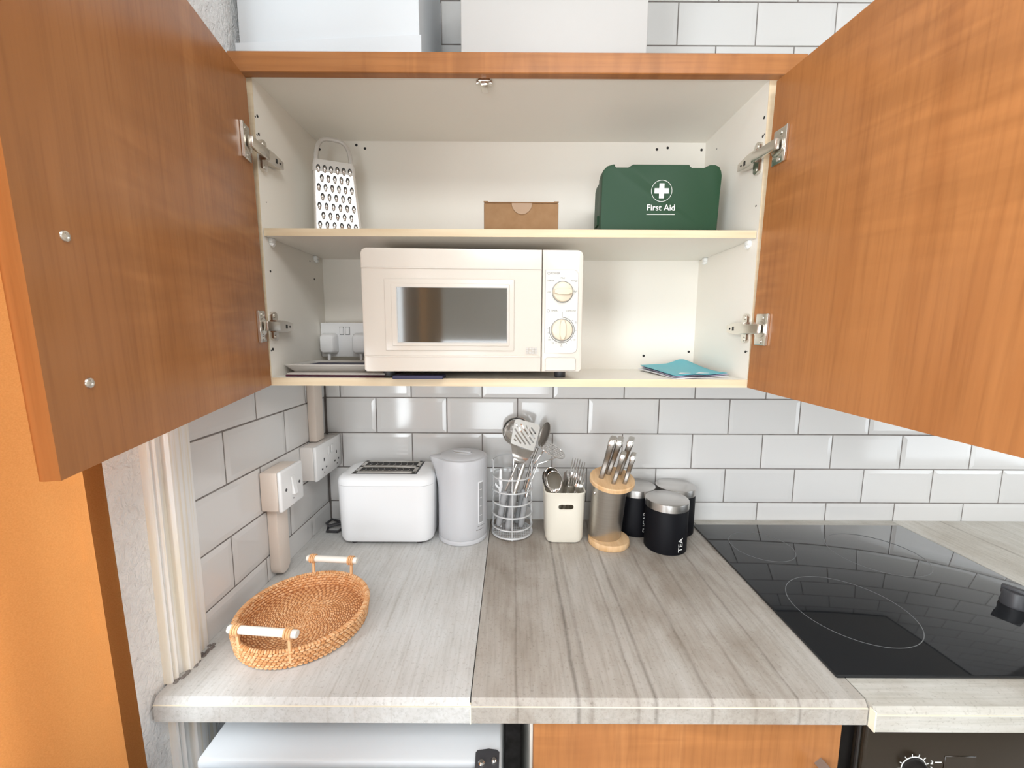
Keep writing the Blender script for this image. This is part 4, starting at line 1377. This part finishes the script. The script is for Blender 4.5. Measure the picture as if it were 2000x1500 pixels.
# cream cutlery pot
cu = thing('cutlery_pot', 'cream plastic cutlery pot with an oval grip hole beside the wire basket', 'pot', (.6725, -.100, WT))
CC = (.6722, -.1010)
secs = [(CC[0], CC[1], .9003, .0410, .0330, .018), (CC[0], CC[1], .9030, .0460, .0385, .020), (CC[0], CC[1], .9120, .0492, .0415, .020), (CC[0], CC[1], 1.0330, .0530, .0440, .020),
        (CC[0], CC[1], 1.0350, .0540, .0450, .020), (CC[0], CC[1], 1.0385, .0540, .0450, .020), (CC[0], CC[1], 1.0392, .0530, .0440, .020), (CC[0], CC[1], 1.0385, .0512, .0422, .019),
        (CC[0], CC[1], .9140, .0470, .0395, .018), (CC[0], CC[1], .9060, .0440, .0365, .018)]
pot = obj('pot', B().loft(secs, 6), M['plc'], cu)
hole = B().prism([(.6735 + sg * .0130 + .0068 * cos(radians(a)), 1.0015 + .0068 * sin(radians(a))) for sg, rng in ((1, range(-90, 91, 20)), (-1, range(90, 271, 20))) for a in rng], .120, .170, XZ)
hole.bm.transform(WM[pot.name].inverted())
boolean_cut(pot, [hole])
hp = [(.6735 + sg * .0130 + .0076 * cos(radians(a)), CC[1] - .0440, 1.0015 + .0076 * sin(radians(a))) for sg, rng in ((1, range(-90, 91, 20)), (-1, range(90, 271, 20))) for a in rng]
obj('grip_rim', B().tube(hp, .0012, 6, True), M['plc'], cu)

CG = 'cutlery in the cream pot'
cbz = .9066


def cutlery(kind, label, tip, foot, face, k=1.0):
    """head up at tip, handle foot in the pot; face = direction the head faces"""
    tip, foot = V(tip), V(foot)
    r = thing(kind, label, kind.split('_')[-1], foot, group=CG)
    d = (tip - foot).normalized()
    F = frame(tip, d, V(face) - d * V(face).dot(d))      # x towards the tip, z towards the viewer
    if 'spoon' in kind:
        a_, w_ = .030 * k, .0195 * k
        b = B().ball((-a_, 0, 0), a_, w_, .0085 * k, 22, 12, None)
        for v in b.bm.verts:
            v.co.y *= 1 + .22 * (v.co.x + a_) / a_ * .5
        bmesh.ops.bisect_plane(b.bm, geom=b.bm.verts[:] + b.bm.edges[:] + b.bm.faces[:], plane_co=(0, 0, 0), plane_no=(0, 0, 1), clear_outer=True)
        bmesh.ops.solidify(b.bm, geom=b.bm.faces[:], thickness=-.0012)
        b.bm.transform(F)
        obj('bowl', b, M['steel'], r)
        neck = -2 * a_ + .004
    elif 'fork' in kind:
        w_ = .0115 * k
        b = B()
        for i in range(4):
            y = (-1 + 2 * i / 3) * (w_ - .0016)
            b.tube([F @ V((-.046 * k, y * .9, -.002)), F @ V((-.030 * k, y, -.005)), F @ V((-.012 * k, y, -.003)), F @ V((0, y, .0015))], [.0016, .0016, .0014, .0006], 6)
        obj('tines', b, M['steel'], r)
        b = B().tube([F @ V((x, 0, z)) for x, z in ((-.043 * k, -.0022), (-.050 * k, -.0010), (-.058 * k, 0), (-.066 * k, 0), (-.074 * k, 0))], [w_, w_, w_ * .8, w_ * .42, w_ * .3], 12, flat=(F.col[2].to_3d(), .16))
        obj('fork_head', b, M['steel'], r)
        neck = -.072 * k
    else:
        b = B().prism([(0, -.002), (-.012, -.008), (-.085, -.0085), (-.085, .006), (-.010, .006)], -.0008, .0008, F)
        obj('blade', b, M['steel'], r)
        neck = -.083
    Lh = (tip - foot).length
    b = B().tube([F @ V((x, 0, 0)) for x in (neck, neck - .012, (neck - Lh) / 2, -Lh + .010, -Lh + .003)], [.0035, .0032, .0042, .0062, .0045], 10, flat=(F.col[2].to_3d(), .42))
    obj('handle', b, M['steel'], r)
    return r


fc = V((-.15, -.90, .42))
cutlery('table_spoon', 'large steel spoon facing forward at the front left of the cream pot', (.6438, -.1130, 1.0860), (.6560, -.0970, cbz + .003), fc, 1.04)
cutlery('table_spoon', 'steel spoon standing directly behind the front spoon in the cream pot', (.6395, -.0950, 1.0900), (.6500, -.0880, cbz + .003), fc, 1.0)
cutlery('table_spoon', 'steel spoon at the back of the cream pot half hidden by the front spoons', (.6330, -.0800, 1.0800), (.6450, -.0780, cbz + .003), V((-.35, -.85, .35)), .95)
cutlery('table_knife', 'steel knife leaning left between spoons and forks in the cream pot', (.6800, -.0930, 1.0830), (.6640, -.0840, cbz + .003), V((-.5, -.8, .2)), .9)
cutlery('table_fork', 'tallest steel fork near the middle of the cream pot', (.7080, -.0850, 1.1130), (.6760, -.0760, cbz + .003), fc)
cutlery('table_fork', 'steel fork at the right rear of the cream pot', (.7200, -.0890, 1.1060), (.6850, -.0850, cbz + .003), fc)
cutlery('table_fork', 'steel fork at the right front of the cream pot', (.7190, -.1120, 1.0900), (.6890, -.1050, cbz + .003), fc)
cutlery('table_fork', 'short steel fork in front of the tallest fork in the cream pot', (.7000, -.1080, 1.0820), (.6760, -.1010, cbz + .003), V((.25, -.9, .4)), .95)

# knife block -----------------------------------------------------------
kb0 = V((.7860, -.1310, WT))
KB = Matrix.Translation((.7800, -.1190, WT + .0185)) @ Matrix.Rotation(radians(13), 4, 'X') @ Matrix.Rotation(radians(.8), 4, 'Y')
nb_ = thing('knife_block', 'brushed steel knife block with round wooden top and base discs', 'knife block', tuple(kb0))
obj('base_disc', B().lathe([(0, WT), (.0515, WT), (.0530, .9025), (.0530, .9130), (.0510, .9160), (0, .9160)], 48, Matrix.Translation((.7890, -.1330, 0)) @ Matrix.Diagonal((1, 1.0, 1, 1))), M['pine'], nb_)
obj('body', B().lathe([(0, .0), (.0415, .0), (.0425, .008), (.0425, .1600), (0, .1600)], 48, KB), M['brush'], nb_)
TD = KB @ Matrix.Translation((.0035, -.002, .1600))
td = obj('top_disc', B().lathe([(0, 0), (.0535, 0), (.0555, .002), (.0555, .0105), (.0535, .0130), (0, .0130)], 48, TD), M['pine'], nb_)
obj('rivet', B().ball(KB @ V((-.0400, -.015, .135)), .0038, .0030, .0055, 10, 8), M['steel'], nb_)


def knife(label, x, y, ln, w, lx, ly):
    r = thing('kitchen_knife', label, 'knife', TD @ V((x, y, .0132)), group='steel knives in the block')
    K = TD @ Matrix.Translation((x, y, .0134)) @ Matrix.Rotation(radians(-24), 4, 'Z')
    secs, n = [], 16
    for i in range(n + 1):
        k = i / n
        bend = .55 * w * sin(k * 2 * pi * .95 - .5) * (.35 + .65 * k)
        hy = w * (.58 + .42 * sin(pi * min(k * 1.9, 1)) * (1 - k) + .30 * k ** 3 + .22 * k)
        hx = w * (.44 + .10 * k)
        secs.append((lx * k, ly * k + bend, ln * k, hx, hy, min(hx, hy) * .55))
    obj('handle', B().loft(secs, 4, mtx=K), M['knife'], r)
    cx_, cy_, cz_, hx, hy, rr_ = secs[-1]
    b = B().loft([(cx_, cy_, cz_ + .0001, hx * 1.10, hy * 1.08, rr_), (cx_ + .001, cy_ + .0005, cz_ + .010, hx * 1.10, hy * 1.05, rr_), (cx_ + .0015, cy_ + .001, cz_ + .014, hx * .85, hy * .85, rr_ * .8)], 4, mtx=K)
    obj('end_cap', b, M['knifetop'], r)
    return r


knife('large knife, leftmost of the three tall handles in the block', -.0265, .0020, .0960, .0140, .0150, .010)
knife('large knife, middle of the three tall handles in the block', -.0050, .0200, .0880, .0140, .0170, .006)
knife('large knife, rightmost of the three tall handles in the block', .0225, .0200, .0880, .0140, .0170, .006)
knife('small knife at the front of the block, left of the two', -.0020, -.0240, .0700, .0110, .0120, .008)
knife('small knife at the front of the block, right of the two', .0255, -.0230, .0660, .0110, .0100, .008)

# canisters -------------------------------------------------------------


def canister(label, x, y, word, ang, z0, z1):
    r = thing('canister', label, 'canister', (x, y, WT), group='black storage canisters with steel lids')
    T = Matrix.Translation((x, y, 0))
    R_ = .0522
    obj('body', B().lathe([(0, WT), (.0505, WT), (R_, .9022), (R_, 1.0085), (.0515, 1.0095), (0, 1.0095)], 56, T), M['can'], r)
    ld = obj('lid', B().lathe([(0, 1.0300), (.0500, 1.0300), (.0528, 1.0285), (.0530, 1.0270), (.0530, 1.0100), (.0520, 1.0098), (0, 1.0098)], 56, T), M['lid'], r)
    if word:
        tb = text_bm(word, .0185, .0001)
        xs = [v.co.x for v in tb.bm.verts]
        sc = (z1 - z0) / (max(xs) - min(xs))
        mx = (max(xs) + min(xs)) / 2
        for v in tb.bm.verts:      # text runs upward, letter tops to the left, wrapped on the cylinder
            zz = (z0 + z1) / 2 + (v.co.x - mx) * sc
            a = ang - v.co.y / R_
            rr = R_ + .0002 + v.co.z
            v.co = V((x + rr * cos(a), y + rr * sin(a), zz))
        obj('lettering', tb, M['wht'], r)
    return r


canister('black canister with TEA lettering and steel lid, front one of three', .9310, -.1480, 'TEA', radians(-67), .909, .9450)
canister('black canister with steel lid directly behind the knife block', .8780, -.0560, 'SUGAR', radians(-74), .915, .972)
canister('black canister with steel lid at the back right, beside the hob', .9895, -.0560, 'COFFEE', radians(-20), .909, .9600)

# rattan tray -------------------------------------------------------------
RT = Matrix.Translation((.1440, -.4350, WT)) @ Matrix.Rotation(radians(8), 4, 'Z') @ Matrix.Diagonal((.968, .968, 1, 1))
ra = tag(put('rattan_tray', None, None, RT), 'round woven rattan tray with two white wooden handles at the worktop left', 'tray')
b = B().lathe([(0, .0005), (.1060, .0005), (.1120, .004), (.1160, .030), (.1130, .030), (.1085, .006), (0, .0048)], 64)
b.bm.transform(RT)
obj('core', b, M['rattan_core'], ra)


def stitch(b, T, lx, ly, lz):
    """a short plump strand, local x along, z out"""
    vs = []
    for x, s in ((-1, .45), (-.45, 1), (.45, 1), (1, .45)):
        for y, z in ((-1, 0), (-.55, .8), (.55, .8), (1, 0)):
            vs.append(b.bm.verts.new(T @ V((x * lx, y * ly * s, z * lz * s))))
    for i in range(3):
        for j in range(3):
            b.bm.faces.new((vs[i * 4 + j], vs[i * 4 + 4 + j], vs[i * 4 + 5 + j], vs[i * 4 + 1 + j]))
    b.bm.faces.new(vs[0:4])
    b.bm.faces.new(vs[15:11:-1])


random.seed(11)
b = B()
rr, prev = .0035, 0
while rr < .1075:
    n = 10 if rr < .010 else 20 if rr < .026 else 40 if rr < .060 else 60
    tw = -6.5 * rr * 1.6
    for k in range(n):
        a = 2 * pi * (k + (.5 if prev % 2 else 0) * .35) / n + tw * 1.8
        T = RT @ Matrix.Rotation(a, 4, 'Z') @ Matrix.Translation((rr, 0, .0042)) @ Matrix.Rotation(radians(90 + 12), 4, 'Z') @ Matrix.Rotation(random.uniform(-.1, .1), 4, 'Y')
        stitch(b, T, pi * rr / n * .92, .0020, .0028)
    rr += .0043
    prev += 1
o = obj('woven_floor', b, M['rattan'], ra)
o['kind'] = 'stuff'
b = B()
for lvl in range(6):
    z = .0035 + lvl * .0051
    for side, ro in ((1, .1128 + .0040 * lvl / 5 + .0012), (-1, .1100 + .0032 * lvl / 5 - .0006)):
        n = 92
        for k in range(n):
            a = 2 * pi * (k + (.5 if lvl % 2 else 0)) / n
            nrm = V((cos(a), sin(a), 0)) * side
            c = V((cos(a) * ro, sin(a) * ro, z))
            T = RT @ frame(c, V((-sin(a), cos(a), .10 if lvl % 2 else -.10)), nrm)
            stitch(b, T, .0036, .0023, .0032)
o = obj('woven_side', b, M['rattan'], ra)
o['kind'] = 'stuff'
b = B()
for k in range(150):
    a = 2 * pi * k / 150
    c = V((cos(a) * .1150, sin(a) * .1150, .0318))
    T = RT @ frame(c, V((cos(a) - .5 * sin(a), sin(a) + .5 * cos(a), 0)), V((0, 0, 1)))
    stitch(b, T, .0046, .0024, .0034)
o = obj('rim_wrap', b, M['rattan'], ra)
o['kind'] = 'stuff'
for (x0, y0, x1, y1, zt) in ((.0720, -.5320, .1900, -.5430, .9620), (.0960, -.3240, .2060, -.3330, .9640)):
    p0, p1 = V((x0, y0, zt)), V((x1, y1, zt))
    d = (p1 - p0).normalized()
    hb = obj('handle', B().tube([p0, p0 + d * .002, p1 - d * .002, p1], [.0058, .0066, .0066, .0058], 14), M['bone'], ra)
    hb['label'] = 'white wooden rod handle'
    for k in (.12, .88):
        q = p0 + (p1 - p0) * k
        cc = V((.1440, -.4350, 0))
        rad_ = (V((q.x, q.y, 0)) - cc).normalized()
        foot_ = cc + rad_ * .1125 + V((0, 0, WT + .012))
        obj('handle_post', B().tube([q + V((0, 0, .004)), q + V((0, 0, -.010)), V((foot_.x, foot_.y, WT + .026)), foot_], [.0030, .0030, .0032, .0028], 8), M['rattan'], ra)
        for s in (-1, 0, 1):
            c = q + d * (s * .0042)
            ax = Matrix.Translation(c) @ frame((0, 0, 0), V((0, 0, 1)), d)
            b = B().tube([ax @ V((.0078 * cos(i * pi / 8), .0078 * sin(i * pi / 8), 0)) for i in range(16)], .0019, 6, True)
            obj('binding', b, M['rattan'], hb)

# curtain -------------------------------------------------------------
ct = thing('curtain', 'mustard orange curtain hanging at the left edge beside the plaster wall', 'curtain', (.08, -.90, .02))
ctrl = [(.074, -.694), (.058, -.712), (.062, -.738), (.100, -.746), (.114, -.756), (.108, -.790), (.082, -.822), (.072, -.850), (.096, -.880), (.118, -.905),
        (.100, -.940), (.068, -.960), (.074, -.990), (.108, -1.010), (.112, -1.040), (.080, -1.065), (.064, -1.090), (.090, -1.115), (.110, -1.140), (.080, -1.170)]
pth = []
for i in range(len(ctrl) - 1):
    p0, p1, p2, p3 = [V(ctrl[max(0, min(len(ctrl) - 1, i + k))]) for k in (-1, 0, 1, 2)]
    for s in range(6):
        t_ = s / 6
        pth.append(.5 * ((2 * p1) + (p2 - p0) * t_ + (2 * p0 - 5 * p1 + 4 * p2 - p3) * t_ * t_ + (3 * p1 - p0 - 3 * p2 + p3) * t_ ** 3))
pth.append(V(ctrl[-1]))
grid = []
for i in range(25):
    z = .03 + (1.93 - .03) * i / 24
    grid.append([(p_.x + .004 * sin(3 * z + 9 * p_.y), p_.y + .006 * sin(2.2 * z + 1.0) - .004 * (z - 1.2), z) for p_ in pth])
b = B().quads(grid)
bmesh.ops.solidify(b.bm, geom=b.bm.faces[:], thickness=.0012)
obj('drape', b, M['curtain'], ct, sharp=80)
grid = []
for i in range(9):
    z = .03 + (1.93 - .03) * i / 8
    grid.append([(.10 + .035 * sin(k * .9) + .01 * sin(k * .37), -2.14 - k * .021, z) for k in range(52)])
b = B().quads(grid)
bmesh.ops.solidify(b.bm, geom=b.bm.faces[:], thickness=.0012)
obj('far_drape', b, M['curtain'], ct, sharp=80)
obj('curtain_rail', B().tube([(.085, -.70, 1.94), (.085, -3.30, 1.94)], .009, 10), M['wht'], ct)
